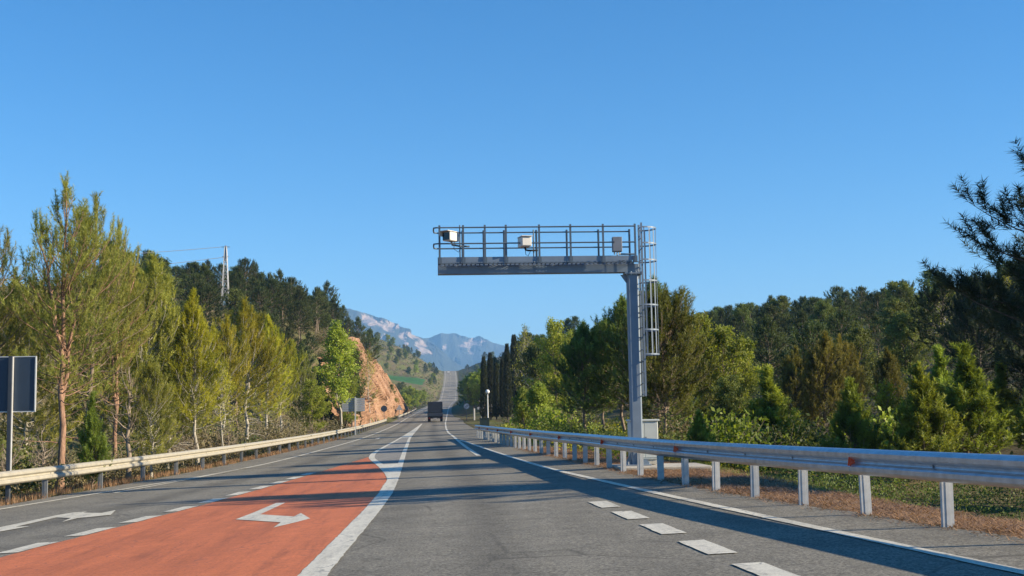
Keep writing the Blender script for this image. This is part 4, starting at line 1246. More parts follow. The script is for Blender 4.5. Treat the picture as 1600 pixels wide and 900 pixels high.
scatter_leaf_stuff('undergrowth', 'dark green scrub in the dip beyond the right verge', 'scrub', paveR(Y) + d, Y, .2 + .9 * fbm(Y * .5, d * .6, 23, 3), .16, 26, .034, MAT['leafdark'], 14)
n = 1700
Y = rng.uniform(38, 75, n); d = rng.uniform(2.5, 13, n)
scatter_leaf_stuff('weeds', 'green weeds among the right trees', 'weeds', paveR(Y) + d, Y, .3 + .9 * fbm(Y * .4, d * .5, 19, 3), .16, 12, .065, MAT['leafdark'], 5)
n = 3000
Y = rng.uniform(380, 1150, n); side = rng.uniform(0, 1, n) < .55
X = np.where(side, paveL(Y) - rng.uniform(2, 70, n), paveR(Y) + rng.uniform(3, 60, n))
okm = ~((Y > 640) & (Y < 912) & (paveL(Y) - X > 9) & (paveL(Y) - X < 52))
scatter_leaf_stuff('undergrowth', 'scrub on the slopes beside the far road', 'scrub', X[okm], Y[okm], 1.2, .8, 9, .42, MAT['leafdark'], 6)
# bushes with an outline of their own
rng = LCG(505)
for i in range(64):
    Y = rng.uniform(27, 115); x = float(railL(Y)) - rng.uniform(1.3, 5)
    pr = rng.choice(['bushC', 'bareB', 'bushA'], p=[.3, .6, .1])
    tree('roadside_bush', 'dry twiggy bush behind the left guardrail' if pr != 'bushA' else 'green bush behind the left guardrail', pr, x, Y, rng.uniform(.9, 2.2), group='bushes behind the left guardrail', cat='bush')
for i in range(34):
    Y = rng.uniform(40, 105); x = float(paveR(Y)) + rng.uniform(3, 13)
    pr = rng.choice(['bushC', 'bushB', 'bushA'], p=[.3, .3, .4])
    tree('roadside_bush', 'low bush among the trees right of the guardrail', pr, x, Y, rng.uniform(.8, 1.9), group='bushes right of the road', cat='bush')
for i in range(44):
    Y = rng.uniform(165, 335); x = float(paveL(Y)) - float(dtop(min(Y, 360))) + rng.uniform(-1.5, 1.0)
    tree('cliff_bush', 'bush growing on the top edge of the orange rock', rng.choice(['bushA', 'bushC', 'bushB']), x, Y, rng.uniform(1.2, 2.4), group='bushes along the top of the rock', cat='bush', sink=.3)
for i in range(16):
    Y = rng.uniform(150, 330); t = rng.uniform(.2, .85)
    xx = float(paveL(Y)) - (1.5 + (float(dtop(Y)) - 1.5) * t ** 1.15) + .1
    e = tree('cliff_bush', 'shrub clinging to the face of the orange rock', rng.choice(['bushA', 'bushC', 'bushB']), xx, Y, rng.uniform(.8, 1.7), group='shrubs on the face of the rock', cat='bush')
    e.location.z = float(S(paveL(Y), Y)) - .3 + t * (float(ztop(Y)) + .5) - .25


def blades(name, label, X, Y, h, w, k, mat, seed, lie=0.35):
    rng = LCG(seed); n = len(X)
    Z = G(X, Y)
    P = np.stack([X, Y, Z], -1)[:, None] + np.concatenate([rng.normal(0, .05, (n, k, 2)), np.zeros((n, k, 1)) - .01], -1)
    a = rng.uniform(0, 6.28, (n, k)); l = rng.uniform(0, lie * 2, (n, k)) if lie < .8 else rng.uniform(1.15, 1.6, (n, k))
    if lie >= .8: P = P + rng.normal(0, 1, P.shape) * np.array([.14, .14, 0]) + np.array([0, 0, .02])
    hh = np.asarray(h)[:, None] * rng.uniform(.5, 1.2, (n, k))
    tip = P + np.stack([np.cos(a) * np.sin(l) * hh, np.sin(a) * np.sin(l) * hh, np.cos(l) * hh], -1)
    sd = np.stack([-np.sin(a), np.cos(a), 0 * a], -1) * w / 2
    Vn = np.stack([P - sd, P + sd, tip], 2).reshape(-1, 3)
    T = np.repeat(np.clip(rng.uniform(0, 1, n)[:, None] + rng.normal(0, .12, (n, k)), 0, 1).reshape(-1), 3)
    return tag(link(name, fast_mesh(name, Vn, 3, np.arange(len(Vn)), mat, {'tint': T})), label, 'grass', kind='stuff')


rng = LCG(606)
n = 3000
Y = rng.uniform(8, 48, n); d = rng.normal(3.7, .6, n)
okm = (d > 2.2) & (fbm(Y * .8, d, 33, 3) > .42)
blades('grass', 'green grass along the outer edge of the right verge', paveR(Y[okm]) + d[okm], Y[okm], np.full(okm.sum(), .16), .012, 9, MAT['grass'], 7)
n = 8500
Y = rng.uniform(7, 52, n); d = rng.uniform(.05, 3.7, n)
o = blades('pine_litter', 'dry brown needles and twigs on the right verge', paveR(Y) + d, Y, np.full(n, .15), .013, 14, MAT['litter'], 8, .84)
o['category'] = 'litter'
n = 2600
Y = rng.uniform(20, 110, n); d = rng.uniform(.05, 2.2, n)
blades('grass', 'dry grass along the left guardrail', paveL(Y) - d, Y, np.full(n, .22), .012, 9, MAT['litter'], 9, .4)


# ------------------------------------------------------------------ guardrails
PROF = [(0.0, .165), (.018, .160), (.066, .134), (.086, .112), (.086, .062), (.066, .040), (.018, .018), (.010, 0.0),
        (.018, -.018), (.066, -.040), (.086, -.062), (.086, -.112), (.066, -.134), (.018, -.160), (0.0, -.165)]


def guardrail(name, label, f, y0, step, count, postdy, topz, side, matb, matp, refl=None, sec=2):
    """side: +1 when the road lies towards +x"""
    ys = [y0 + step * k for k in range(count)]
    root = empty(name, (float(f(y0)), y0, float(S(f(y0), y0))))
    off = np.array(root.location)
    tag(root, label, 'guardrail')
    # post mesh: C section
    pm = MB()
    hgt = topz - .04
    pm.box((0, 0, hgt / 2 - .2), (.13, .007, hgt + .4))
    pm.box((-.0615, .027, hgt / 2 - .2), (.007, .047, hgt + .4)); pm.box((.0615, .027, hgt / 2 - .2), (.007, .047, hgt + .4))
    pm.box((0, -.006, hgt / 2 - .2), (.045, .006, hgt + .4))
    post_me = pm.mesh('post', matp)
    sm = MB(); sm.box((0, 0, 0), (.10, .07, .20), bev=.01); spacer_me = sm.mesh('spacer', matp)
    bm_ = MB(); bm_.path([(-.012, 0, 0), (.012, 0, 0)], .017, 6); bolt_me = bm_.mesh('bolt', MAT['signpost'])
    rm = MB(); rm.prism([(-.05, -.055), (.05, -.055), (.035, .055), (-.035, .055)], 1, -.006, .006)
    rm.box((0, .025, 0), (.012, .05, .04)); refl_me = rm.mesh('reflector', MAT['orange'])
    zc = topz - .165
    for k, y in enumerate(ys):
        x = float(f(y)); z = float(S(x, y)); x_p = x - side * .11
        z = min(z, float(S(x, y)))
        jit = random.uniform(-.012, .012)
        link('post', post_me, root, (x_p - off[0], y - off[1], z - off[2] + jit), (random.uniform(-.012, .012), random.uniform(-.012, .012), random.uniform(-.05, .05)))
        link('spacer', spacer_me, root, (x - side * .045 - off[0], y - off[1] + .03, z - off[2] + zc))
        link('bolt', bolt_me, root, (x + side * .02 - off[0], y - off[1] + .03, z - off[2] + zc))
        if refl and k in refl:
            link('reflector', refl_me, root, (x + side * .062 - off[0], y - off[1], z - off[2] + zc + .005), (0, 0, random.uniform(-.2, .2)))
    # beams in sections that overlap
    for k in range(0, count - 1, sec):
        a, b = ys[k], ys[min(k + sec, count - 1)] + .18
        n = 5 if sec > 1 else 3
        yy = np.linspace(a, b, n); lift = .007 * ((k // sec) % 2) + random.uniform(-.001, .001)
        mbm = MB(); vs = []; m = len(PROF)
        for y in yy:
            x = float(f(y)); z = float(S(x, y)) - off[2]
            for (u, h) in PROF: vs.append((x + side * (u + lift) - off[0], y - off[1], z + zc + h))
            for (u, h) in PROF[::-1]: vs.append((x + side * (u + lift - .006) - off[0], y - off[1], z + zc + h * .985))
        c = 2 * m; fs = []
        for i in range(n - 1):
            for j in range(c):
                j2 = (j + 1) % c
                fs.append((i * c + j, i * c + j2, (i + 1) * c + j2, (i + 1) * c + j))
        fs.append(tuple(range(c - 1, -1, -1))); fs.append(tuple(range((n - 1) * c, n * c)))
        mbm.add(vs, fs, True)
        o = mbm.build('beam', matb, root)
        try:
            o.data.set_sharp_from_angle(angle=math.radians(22))
        except Exception:
            pass
    return root


guardrail('guardrail', 'grey steel guardrail with orange reflectors along the right shoulder', railR, 13.79 - 1.95 * 5, 1.95, 41, .03, .84, -1, MAT['galv'], MAT['galv_post'], {6 + 4 * k for k in range(-1, 9)})
guardrail('guardrail', 'long cream coloured guardrail along the left shoulder', railL, 21.0, 3.95, 45, .03, .78, 1, MAT['cream'], MAT['signpost'], None, 1)
guardrail('guardrail', 'pale far guardrail beyond the orange rock on the left', lambda y: railL(y) + .5, 236, 4.0, 40, .03, .78, 1, MAT['cream'], MAT['signpost'], None, 2)

# ------------------------------------------------------------------ gantry
GY = 31.0
gx = float(at(996, 733, GY)[0]); gz = float(S(paveR(GY), GY)) + 0.02
pad = MB(); pad.box((0, 0, 0), (2.2, 1.9, .22), bev=.02)
tag(pad.build('concrete_slab', MAT['concrete'], None, (gx + .55, GY - .05, gz - .04)), 'concrete slab under the gantry column and cabinet', 'slab')
gz += .07
gan = empty('camera_gantry', (gx, GY, gz))
tag(gan, 'cantilever steel gantry with railed walkway reaching over the lane', 'gantry')
bz0 = 5.085 - gz; bz1 = bz0 + .20                 # underside and top of the beam above the foot
xl_ = float(at(684, 420, GY)[0]) - gx
xr_ = 0.16
m = MB(); cw = .14; ch = .035
ring = [(-cw + ch, -cw), (cw - ch, -cw), (cw, -cw + ch), (cw, cw - ch), (cw - ch, cw), (-cw + ch, cw), (-cw, cw - ch), (-cw, -cw + ch)]
m.prism(ring, 2, .03, bz0 - .06); m.build('column', MAT['gantry'], gan)
m = MB(); m.box((0, 0, .015), (.62, .62, .03), bev=.006); m.build('base_plate', MAT['gantry'], gan)
for k in range(4):
    a = k * math.pi / 2
    m = MB(); m.prism([(cw, .03), (cw + .15, .03), (cw + .15, .06), (cw, .34)], 1, -.01, .01)
    m.build('gusset', MAT['gantry'], gan, None, (0, 0, a))
for sx in (-1, 1):
    for sy in (-1, 1):
        m = MB(); m.path([(0, 0, 0), (0, 0, .07)], .02, 6); m.build('anchor_bolt', MAT['galv'], gan, (sx * .26, sy * .26, .03))
m = MB(); m.box((0.02, 0, bz0 - .045), (.46, .40, .035)); m.build('top_flange', MAT['gantry'], gan)
m = MB(); m.prism([(-cw, bz0 - .07), (-cw - .16, bz0 - .07), (-cw, bz0 - .30)], 1, -.012, .012); m.build('bracket', MAT['gantry'], gan)
m = MB(); m.prism([(cw, bz0 - .07), (cw + .08, bz0 - .07), (cw, bz0 - .22)], 1, -.012, .012); m.build('bracket', MAT['gantry'], gan)
m = MB(); m.box(((xl_ + xr_) / 2, 0, (bz0 + bz1) / 2 - .012), (xr_ - xl_, .26, bz1 - bz0 + .02), bev=.012); m.build('beam', MAT['gantry'], gan)
wd = .86
m = MB()
for yb in (-wd / 2 + .03, wd / 2 - .03):
    m.box(((xl_ + xr_) / 2, yb, bz1 + .008), (xr_ - xl_ - .02, .05, .022))
m.build('walkway_frame', MAT['gantry_dark'], gan)
m = MB()
for i in range(int((xr_ - xl_) / .11)):
    m.box((xl_ + .06 + i * .11, 0, bz1 + .026), (.03, wd - .1, .01))
m.build('grating', MAT['gantry_dark'], gan)
for yb in (-wd / 2, wd / 2):
    m = MB(); m.box(((xl_ + xr_) / 2 - .05, yb, bz1 + .105), (xr_ - xl_ - .2, .008, .125)); m.build('toe_board', MAT['gantry'], gan)
PX = [687, 724, 758, 791, 843, 892, 943, 993]
yf, yb = -wd / 2 - .03, wd / 2 + .03
for p in PX:
    X = float(at(p, 400, GY + yf)[0]) - gx
    for yy in (yf, yb):
        m = MB(); m.box((X, yy, bz1 + .485), (.05, .012, .95)); m.box((X, yy + (.02 if yy < 0 else -.02), bz1 + .485), (.012, .04, .95))
        m.box((X, yy * .985, bz1 + .08), (.10, .02, .16))
        m.build('guard_post', MAT['gantry_dark'], gan)
X0 = float(at(687, 400, GY + yf)[0]) - gx - .06; X1 = float(at(993, 400, GY + yf)[0]) - gx
for yy in (yf, yb):
    for h in (.50, .90):
        m = MB(); m.path([(X0, yy, bz1 + h), (X1, yy, bz1 + h)], .019, 6); m.build('handrail', MAT['gantry_dark'], gan)
for h in (.50, .90):
    m = MB(); m.path([(X0, yf, bz1 + h), (X0 - .08, yf + .06, bz1 + h), (X0 - .09, 0, bz1 + h), (X0 - .08, yb - .06, bz1 + h), (X0, yb, bz1 + h)], .019, 6)
    m.build('end_rail', MAT['gantry_dark'], gan)
# ladder and safety cage
lx = .17; cz0, cz1 = 2.74, 5.75
m = MB(); m.box((lx + .06, -.2, (1.6 + cz1) / 2 + .2), (.05, .014, cz1 - 1.4)); m.build('ladder_stile', MAT['gantry'], gan)
m = MB(); m.box((lx + .06, .2, (1.6 + cz1) / 2 + .2), (.05, .014, cz1 - 1.4)); m.build('ladder_stile', MAT['gantry'], gan)
for i in range(16):
    m = MB(); m.path([(lx + .06, -.2, 1.75 + .28 * i), (lx + .06, .2, 1.75 + .28 * i)], .013, 6); m.build('rung', MAT['gantry'], gan)
ang = np.linspace(-math.pi / 2, math.pi / 2, 13)
cr_ = .36
for h in (cz0, 3.35, 3.97, 4.58, 5.10, 5.52, 5.92):
    pts = [(lx + .06, -cr_, h)] + [(lx + .10 + (.36) * math.cos(a) * 1.0, cr_ * math.sin(a), h) for a in ang] + [(lx + .06, cr_, h)]
    m = MB()
    P = np.array(pts)
    for i in range(len(P) - 1):
        d = P[i + 1] - P[i]; L_ = np.linalg.norm(d)
        m.box((P[i] + P[i + 1]) / 2, (L_ + .006, .008, .036), rotz(math.atan2(d[1], d[0])))
    m.build('cage_hoop', MAT['gantry'], gan)
for a in np.linspace(-math.pi / 2, math.pi / 2, 9):
    m = MB(); m.box((lx + .10 + .352 * math.cos(a), .352 * math.sin(a), (cz0 + 5.94) / 2), (.022, .007, 5.94 - cz0), rotz(a + math.pi / 2)); m.build('cage_bar', MAT['gantry'], gan)


m = MB(); m.path([(-.05, .165, .1), (-.05, .165, bz0 - .1)], .022, 6); m.build('conduit', MAT['boxgrey'], gan)
for h in (.8, 1.9, 3.0, 4.1):
    m = MB(); m.box((-.05, .168, h), (.09, .05, .03)); m.build('conduit_clamp', MAT['galv'], gan)
m = MB(); m.path([(-.05, .165, bz0 - .1), (-.12, .2, bz0 - .02), (-.3, .20, bz0 + .05), (xl_ + .3, .145, bz0 + .05)], .014, 6); m.build('cable_run', MAT['black'], gan)
for q in (-.16, -.05, .08, .2):
    for yy in (-.17, .17):
        m = MB(); m.path([(q, yy, bz0 - .085), (q, yy, bz0 - .005)], .016, 6); m.build('flange_bolt', MAT['galv'], gan)
m = MB(); m.box((-2.3, -.135, bz0 + .09), (.34, .014, .17)); m.build('splice_plate', MAT['gantry'], gan)
for q in (-2.42, -2.34, -2.26, -2.18):
    for h in (.04, .14):
        m = MB(); m.path([(q, -.15, bz0 + h), (q, -.135, bz0 + h)], .012, 6); m.build('splice_bolt', MAT['galv'], gan)


def dev(px, py, dy=0.0):
    p = at(px, py, GY + yf + dy); return p


# left camera: housing turned towards the oncoming lane
p = dev(703, 370)
c1 = empty('traffic_camera', tuple(p), math.radians(-38)); tag(c1, 'white camera housing with dark front at the free end of the gantry', 'camera')
m = MB(); m.box((0, .04, 0), (.24, .38, .22), bev=.015); m.build('housing', MAT['camwhite'], c1)
m = MB(); m.box((0, -.155, 0), (.20, .02, .18)); m.build('front_window', MAT['glass'], c1)
m = MB(); m.box((0, -.03, .125), (.27, .46, .014)); m.box((-.132, -.06, .06), (.008, .40, .12)); m.build('sun_shield', MAT['camwhite'], c1)
m = MB(); m.path([(0, .05, -.11), (.02, .06, -.2), (.12, .22, -.22), (.26, .45, -.22)], .022, 6); m.build('mounting_arm', MAT['gantry_dark'], c1)
m = MB(); m.path([(0, .2, -.08), (-.04, .2, -.28), (.05, .28, -.36), (.12, .3, -.22)], .008, 5); m.build('cable', MAT['black'], c1)
X = float(at(719, 400, GY + yf)[0])
m = MB(); m.path([(X, GY + yf + .07, gz + bz1 + .02), (X, GY + yf + .07, gz + bz1 + .97)], .018, 6); o = m.build('mast', MAT['gantry_dark'])
tag(o, 'thin round mast beside the end camera on the gantry', 'mast')
p = dev(821, 378)
c2 = empty('traffic_camera', tuple(p), math.radians(12)); tag(c2, 'cream boxed camera seen from below in the middle of the gantry', 'camera')
m = MB(); m.box((0, .08, 0), (.25, .40, .24), bev=.015); m.build('housing', MAT['camwhite'], c2)
m = MB(); m.box((0, -.122, .0), (.21, .012, .19)); m.build('front_window', MAT['camwhite'], c2)
m = MB(); m.box((0, .06, .132), (.28, .46, .014)); m.build('sun_shield', MAT['camwhite'], c2)
m = MB(); m.path([(0, .08, -.12), (.03, .08, -.19), (.10, .09, -.20), (.34, .10, -.19)], .026, 6); m.build('mounting_arm', MAT['black'], c2)
m = MB(); m.path([(.02, .1, -.12), (.03, .1, -.3), (.09, .1, -.34), (.16, .1, -.2)], .008, 5); m.build('cable', MAT['black'], c2)
X = float(at(835, 400, GY + yf)[0])
m = MB(); m.path([(X, GY + yf + .2, gz + bz1 + .02), (X, GY + yf + .2, gz + bz1 + .86)], .018, 6); o = m.build('mast', MAT['gantry_dark'])
tag(o, 'thin round mast beside the middle camera on the gantry', 'mast')
p = dev(964, 382, .05)
c3 = empty('junction_box', tuple(p), 0); tag(c3, 'grey electrical box with cable loop near the gantry column', 'electrical box')
m = MB(); m.box((0, 0, 0), (.24, .16, .37), bev=.01); m.build('housing', MAT['boxdark'], c3)
m = MB(); m.box((0, -.083, 0), (.215, .008, .34)); m.build('door', MAT['boxdark'], c3)
m = MB(); m.box((-.085, -.092, .05), (.012, .012, .04)); m.build('lock', MAT['black'], c3)
for q in (-.07, 0, .06):
    m = MB(); m.path([(q, 0, -.18), (q, 0, -.25)], .018, 6); m.build('cable_gland', MAT['camwhite'], c3)
m = MB(); m.path([(0, 0, -.25), (.0, 0, -.36), (.08, 0, -.43), (.18, 0, -.40), (.27, 0, -.30), (.36, 0, -.29), (.40, 0, -.38), (.40, 0, -.50)], .014, 6); m.build('cable', MAT['black'], c3)
m = MB(); m.path([(.05, .05, -.235), (.45, .08, -.235)], .022, 6); m.build('mounting_arm', MAT['gantry_dark'], c3)

# ------------------------------------------------------------------ cabinet
cy = GY - .35 + .3
ca = at(985, 655, cy); cb_ = at(1028, 655, cy)
cx = (ca[0] + cb_[0]) / 2; cwid = cb_[0] - ca[0]
czb = gz + .02; chh = ca[2] - czb
cab = empty('roadside_cabinet', (cx, cy + .28, czb)); tag(cab, 'pale grey control cabinet behind the gantry column', 'cabinet')
m = MB(); m.box((0, 0, .06), (cwid - .04, .44, .12)); m.build('plinth', MAT['concrete'], cab)
m = MB(); m.box((0, 0, .12 + (chh - .18) / 2), (cwid, .5, chh - .18), bev=.012); m.build('body', MAT['cabinet'], cab)
m = MB(); m.box((0, 0, chh - .035), (cwid + .07, .58, .05), bev=.012); m.build('roof', MAT['cabinet'], cab)
for s in (-1, 1):
    m = MB(); m.box((s * cwid * .245, -.256, .12 + (chh - .18) / 2), (cwid * .47, .012, chh - .27), bev=.004); d = m.build('door', MAT['cabinet'], cab)
    if s == 1:
        m = MB(); m.box((s * cwid * .05, -.272, .62), (.025, .02, .12)); m.build('handle', MAT['signpost'], d)

# ------------------------------------------------------------------ signs on the left
sp = at(24, 786, 31.0)
sx = float(railL(31.2)) - .32; sz = g1(sx, 31.2)
sg = empty('road_sign', (sx, 31.2, sz)); tag(sg, 'large dark back of a road sign on a steel post at the left edge', 'road sign')
zt = float(at(40, 557, 31.2)[2]) - sz; zb = float(at(40, 643, 31.2)[2]) - sz
xr2 = float(at(54, 600, 31.2)[0]) - sx
m = MB(); m.box((0, 0, zt / 2), (.10, .10, zt + .02), bev=.008); m.build('post', MAT['shadepost'], sg)
m = MB(); m.box((xr2 - .85, .075, (zt + zb) / 2), (1.7, .03, zt - zb)); m.build('panel', MAT['signback'], sg)
for zz_ in (zt, zb):
    m = MB(); m.box((xr2 - .85, .072, zz_), (1.73, .05, .022)); m.build('frame_edge', MAT['signedge'], sg)
m = MB(); m.box((xr2 + .004, .066, (zt + zb) / 2), (.024, .07, zt - zb - .03)); m.build('frame_edge', MAT['signedge'], sg)
m = MB(); m.box((.056, 0, zt * .5 + .25), (.006, .085, zt - .5)); m.build('lit_side_strip', MAT['signedge'], sg)  # pale strip painting the sunlit right side of the post
# slatted panel
Yp = 122.0; x = float(railL(Yp)) + .12
sg = empty('road_sign', (x, Yp, float(S(x, Yp)))); tag(sg, 'grey slatted back of a direction sign before the orange rock', 'road sign')
za = float(at(552, 622, Yp)[2] - S(x, Yp)); zb = float(at(552, 643, Yp)[2] - S(x, Yp))
xa = float(at(534, 630, Yp)[0]) - x; xb = float(at(570, 630, Yp)[0]) - x
m = MB(); m.box((0, 0, za / 2 + .05), (.12, .12, za + .12)); m.build('post', MAT['signedge'], sg)
for i in range(6):
    hh = (za - zb) / 6
    m = MB(); m.box(((xa + xb) / 2, .10, zb + hh * (i + .5)), (xb - xa, .04, hh - .02)); m.build('slat', MAT['boxgrey'], sg)


def pole_sign(name, label, px, Yq, x, face, mat, zc, r, postm, tri=False, faces_us=False):
    z = g1(x, Yq)
    s = empty(name, (x, Yq, z)); tag(s, label, 'road sign')
    m = MB(); m.box((0, .05, (zc + r * .8) / 2), (.07, .05, zc + r * .8)); m.build('post', postm, s)
    m = MB()
    if tri: poly = [(-r, -r * .6), (r, -r * .6), (0, r * 1.1)]
    else: poly = [(r * math.cos(a), r * math.sin(a)) for a in np.linspace(0, 2 * math.pi, 25)[:-1]]
    m.prism([(u, v + zc) for u, v in poly], 1, -.02, .01)
    m.build('panel', mat, s)
    return s


x = float(at(600, 640, 200)[0]); pole_sign('road_sign', 'round dark back of a sign at the foot of the orange rock', 600, 200, x, None, MAT['signback'], 2.25, .5, MAT['signpost'])
x = float(at(624, 640, 232)[0]); pole_sign('road_sign', 'triangular grey back of a warning sign left of the truck', 624, 232, x, None, MAT['boxgrey'], 2.2, .62, MAT['boxgrey'], True)
x = float(at(729, 640, 196)[0]); s = pole_sign('road_sign', 'round white sign with dark diagonal at the junction, right of the truck', 729, 196, x, None, MAT['signwhite'], 2.3, .46, MAT['signpost'])
m = MB()
a = np.linspace(0, 2 * math.pi, 25)
for i in range(24):
    m.add([(.46 * math.cos(a[i]), -.024, 2.3 + .46 * math.sin(a[i])), (.46 * math.cos(a[i + 1]), -.024, 2.3 + .46 * math.sin(a[i + 1])), (.37 * math.cos(a[i + 1]), -.024, 2.3 + .37 * math.sin(a[i + 1])), (.37 * math.cos(a[i]), -.024, 2.3 + .37 * math.sin(a[i]))], [(0, 1, 2, 3)])
m.build('rim', MAT['boxgrey'], s)
m = MB()
for o_ in (-.11, 0, .11):
    m.box((o_ * .7, -.026, 2.3 - o_ * .7), (.62, .004, .05), np.array([[math.cos(.78), 0, -math.sin(.78)], [0, 1, 0], [math.sin(.78), 0, math.cos(.78)]]))
m.build('diagonal_bars', MAT['signpost'], s)
x = float(at(741, 640, 202)[0]); z = g1(x, 202)
m = MB(); m.box((x, 202, z + .95), (.22, .12, 1.9), bev=.03); tag(m.build('marker_post', MAT['signwhite']), 'plain white marker post right of the round sign', 'post')
for px, Yq, wpx, zc, lb in ((752, 210, 12, 1.75, 'white direction board on a post left of the lamp post'), (768, 214, 10, 1.9, 'small white board on a post right of the lamp post')):
    x = float(at(px, 640, Yq)[0]); z = g1(x, Yq); w_ = wpx / FPX * Yq
    s = empty('direction_board', (x, Yq, z)); tag(s, lb, 'sign')
    m = MB(); m.box((0, .04, (zc + .3) / 2), (.1, .06, zc + .3)); m.build('post', MAT['signedge'], s)
    m = MB(); m.box((0, 0, zc), (w_, .04, .42)); m.build('panel', MAT['boxgrey'] if px == 752 else MAT['signwhite'], s)

# lamp post and bin
Yl = 112.0; x = float(at(762.5, 660, Yl)[0]); z = g1(x, Yl)
lp = empty('lamp_post', (x, Yl, z)); tag(lp, 'white lamp post with globe lamp beyond the end of the right guardrail', 'lamp post')
hL = float(at(761, 612, Yl)[2]) - z
m = MB(); m.path([(0, 0, -.05), (0, 0, .5), (0, 0, hL - .15)], [.075, .06, .045], 10); m.build('pole', MAT['signwhite'], lp)
m = MB(); m.path([(0, 0, 0), (0, 0, .3)], [.10, .085], 10); m.build('base', MAT['signwhite'], lp)
bpy.ops.mesh.primitive_uv_sphere_add(segments=20, ring_count=12, radius=.19, location=(0, 0, 0))
o = bpy.context.object; o.name = 'globe'; o.data.materials.append(MAT['globe']); o.parent = lp; o.location = (0, 0, hL)
for q in o.data.polygons: q.use_smooth = True
m = MB(); m.path([(0, 0, hL - .24), (0, 0, hL - .14)], [.06, .10], 10); m.build('collar', MAT['signpost'], lp)
Yb_ = 108.0; xa = float(at(751, 660, Yb_)[0]); xb = float(at(765, 660, Yb_)[0]); x = (xa + xb) / 2 - .05; z = g1(x, Yb_)
bn = empty('waste_container', (x, Yb_, z)); tag(bn, 'dark waste container in front of the globe lamp post', 'container')
m = MB(); m.prism([(-.36, .12), (.36, .12), (.42, 1.1), (-.42, 1.1)], 1, -.4, .4); m.build('body', MAT['bin'], bn)
m = MB(); m.box((0, 0, 1.13), (.90, .88, .07), bev=.02); m.build('lid', MAT['bin'], bn)
for s in (-1, 1):
    m = MB(); m.path([(s * .30, -.30, .08), (s * .24, -.30, .08)], .08, 10); m.build('wheel', MAT['black'], bn)

# ------------------------------------------------------------------ truck and far van
YT = 200.0; xt = float(at(680, 650, YT)[0]); zt_ = float(S(xt, YT))
tk = empty('lorry', (xt, YT, zt_)); tag(tk, 'dark grey box lorry driving away in the right lane', 'lorry')
m = MB(); m.box((0, 3.0, 2.3), (2.36, 5.6, 1.75), bev=.06); m.build('tilt_cover', MAT['truckbody'], tk)
m = MB(); m.box((0, 3.0, 1.13), (2.44, 5.7, .58), bev=.02); m.build('dropside', MAT['trucklow'], tk)
for k in range(3):
    m = MB(); m.box((-.8 + k * .8, .135, 1.13), (.74, .03, .48), bev=.008); m.build('tailgate_panel', MAT['trucklow'], tk)
m = MB(); m.box((0, 3.8, .70), (.9, 7.2, .22)); m.build('chassis', MAT['black'], tk)
m = MB(); m.box((0, .3, .58), (2.3, .12, .16), bev=.02); m.build('bumper', MAT['black'], tk)
for s in (-1, 1):
    m = MB(); m.box((s * .95, .225, .58), (.16, .03, .09)); m.build('tail_light', MAT['redlamp'], tk)
    for yw in (1.9, 7.0):
        w = empty('wheel', (s * .98, yw, .45), 0, tk)
        m = MB(); m.path([(-.2 * s, 0, 0), (.2 * s, 0, 0)], .45, 20, True, False); m.build('tyre', MAT['black'], w)
        m = MB(); m.path([(.19 * s, 0, 0), (.215 * s, 0, 0)], .26, 14); m.build('rim', MAT['boxgrey'], w)
    m = MB(); m.box((s * .98, 1.35, .52), (.44, .02, .5)); m.build('mud_flap', MAT['black'], tk)
m = MB(); m.box((0, .225, .58), (.52, .02, .11)); m.build('number_plate', MAT['signwhite'], tk)
m = MB(); m.box((0, 6.95, 1.5), (2.2, 1.9, 1.9), bev=.12); m.build('cab', MAT['trucklow'], tk)
YV = 1215.0; xv = float((edgeL(YV) * .68 + laneR(YV) * .32)); zv = float(S(xv, YV))
vn = empty('van', (xv, YV, zv)); tag(vn, 'tiny white van at the top of the far road', 'van')
m = MB(); m.prism([(0, .4), (5.2, .4), (5.2, 2.5), (1.1, 2.5), (.5, 1.5), (0, 1.3)], 0, -1.0, 1.0); m.build('body', MAT['signwhite'], vn)
m = MB(); m.box((0, .77, 2.0), (1.8, .06, .75), np.array([[1, 0, 0], [0, .86, .5], [0, -.5, .86]])); m.build('windscreen', MAT['glass'], vn)
for s in (-1, 1):
    for yw in (.9, 4.2):
        m = MB(); m.path([(s * .85, yw, .36), (s * 1.02, yw, .36)], .36, 14); m.build('wheel', MAT['black'], vn)

# ------------------------------------------------------------------ pylon and wires
YP = 182.0; b = at(352, 480, YP); x = float(b[0]); z = g1(x, YP)
topz = float(at(353, 384, YP)[2]) - z
py_ = empty('lattice_pylon', (x, YP, z)); tag(py_, 'pale lattice power pylon standing on the left hill', 'pylon')
wid = lambda h: .40 * (1 - h / topz) ** .9 + .12
for sx_ in (-1, 1):
    for sy_ in (-1, 1):
        m = MB(); m.path([(sx_ * wid(h), sy_ * wid(h), h) for h in np.linspace(-.4, topz * .98, 8)], .05, 4, True, False); m.build('leg', MAT['boxgrey'], py_)
hs = [0.2]
while hs[-1] < topz * .74: hs.append(hs[-1] + 2.0 * wid(hs[-1]) + .25)
for i in range(len(hs) - 1):
    h0, h1 = hs[i], hs[i + 1]; m = MB()
    for a_, b_ in (((-1, -1), (1, -1)), ((1, -1), (1, 1)), ((1, 1), (-1, 1)), ((-1, 1), (-1, -1))):
        p0 = (a_[0] * wid(h0), a_[1] * wid(h0), h0); p1 = (b_[0] * wid(h1), b_[1] * wid(h1), h1)
        m.path([p0, p1], .03, 4); m.path([(b_[0] * wid(h0), b_[1] * wid(h0), h0), (a_[0] * wid(h0), a_[1] * wid(h0), h0)], .035, 4)
    m.build('bracing', MAT['boxgrey'], py_)
m = MB(); m.box((0, 0, topz * .87), (.26, .26, topz * .26)); m.build('head', MAT['boxgrey'], py_)
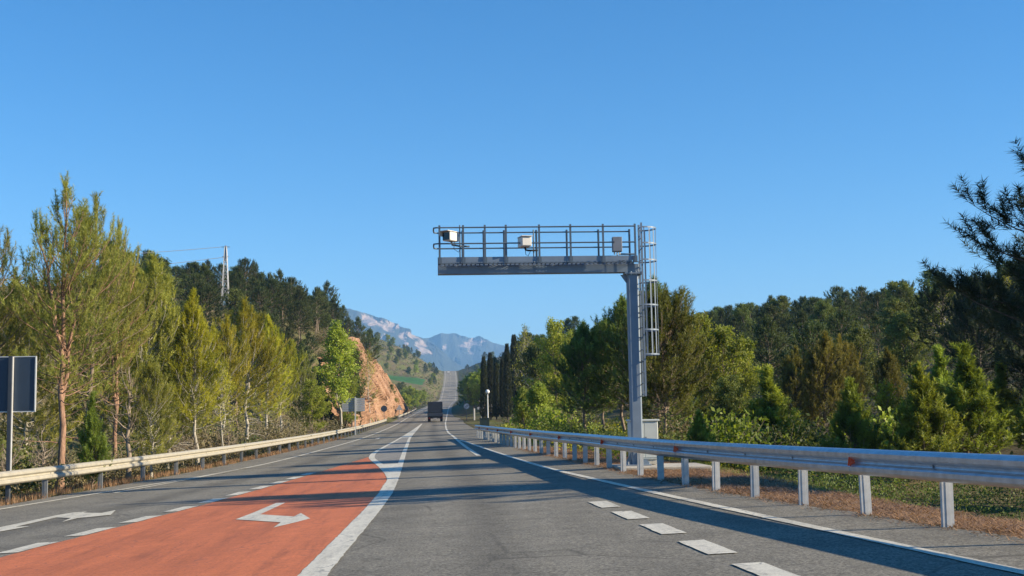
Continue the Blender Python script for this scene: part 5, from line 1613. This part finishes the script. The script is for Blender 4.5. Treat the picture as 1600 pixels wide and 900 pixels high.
for q, h in ((.9, topz * .98), (.7, topz * .82)):
    m = MB(); m.box((0, 0, h), (q * 1.3, .09, .09)); m.build('crossarm', MAT['signpost'], py_)
for k, (h, dx) in enumerate(((topz * .98, -.6), (topz * .82, .5))):
    A = np.array([x + dx, YP, z + h]); B = np.array([x - 70, YP - 25, z + h - 4 - 3 * k])
    pts = [A + (B - A) * t - np.array([0, 0, 4.5 * t * (1 - t) * 1.2]) for t in np.linspace(0, 1, 15)]
    m = MB(); m.path(pts, .035, 4); o = m.build('power_line', MAT['boxgrey'])
    tag(o, 'upper power line running left from the pylon' if k == 0 else 'lower power line running left from the pylon', 'wire')

# ------------------------------------------------------------------ hut by the trees
Yh = 158.0; xa = float(at(822, 590, Yh)[0]); xb = float(at(851, 590, Yh)[0]); zt_ = float(at(836, 586, Yh)[2])
hz = min(g1(xa, Yh), g1(xb, Yh)) - .3; hw = xb - xa; hh = zt_ - hz
hut = empty('stone_hut', ((xa + xb) / 2, Yh + 1.8, hz)); tag(hut, 'small hut with pale mono-pitch roof among the trees right of the cypresses', 'hut')
m = MB(); m.prism([(-hw / 2, 0), (hw / 2, 0), (hw / 2, hh - .25), (-hw / 2, hh - .95)], 1, -1.7, 1.7); m.build('wall', MAT['stone'], hut)
m = MB(); m.prism([(-hw / 2 - .3, hh - 1.0), (hw / 2 + .3, hh - .15), (hw / 2 + .3, hh), (-hw / 2 - .3, hh - .85)], 1, -2.0, 2.0); m.build('roof', MAT['roof'], hut)
m = MB(); m.box((0, -1.72, 1.0), (.9, .06, 2.0)); m.build('door', MAT['bark_dark'], hut)

# ------------------------------------------------------------------ haze
hm = bpy.data.materials.new('haze'); hm.use_nodes = True
nt = hm.node_tree; nt.nodes.clear()
out = nt.nodes.new('ShaderNodeOutputMaterial'); pv = nt.nodes.new('ShaderNodeVolumePrincipled')
pv.inputs['Color'].default_value = (0.28, 0.58, 1.0, 1); pv.inputs['Density'].default_value = 1.15e-4
pv.inputs['Anisotropy'].default_value = 0.0
nt.links.new(pv.outputs[0], out.inputs['Volume'])
m = MB(); m.box((0, 4300, 327), (20400, 9600, 660)); o = m.build('haze', hm)
tag(o, 'thin blue air between the road and the far mountains', 'haze', kind='stuff')
print('objects', len(bpy.data.objects), 'tris', sum(len(me.polygons) for me in bpy.data.meshes))
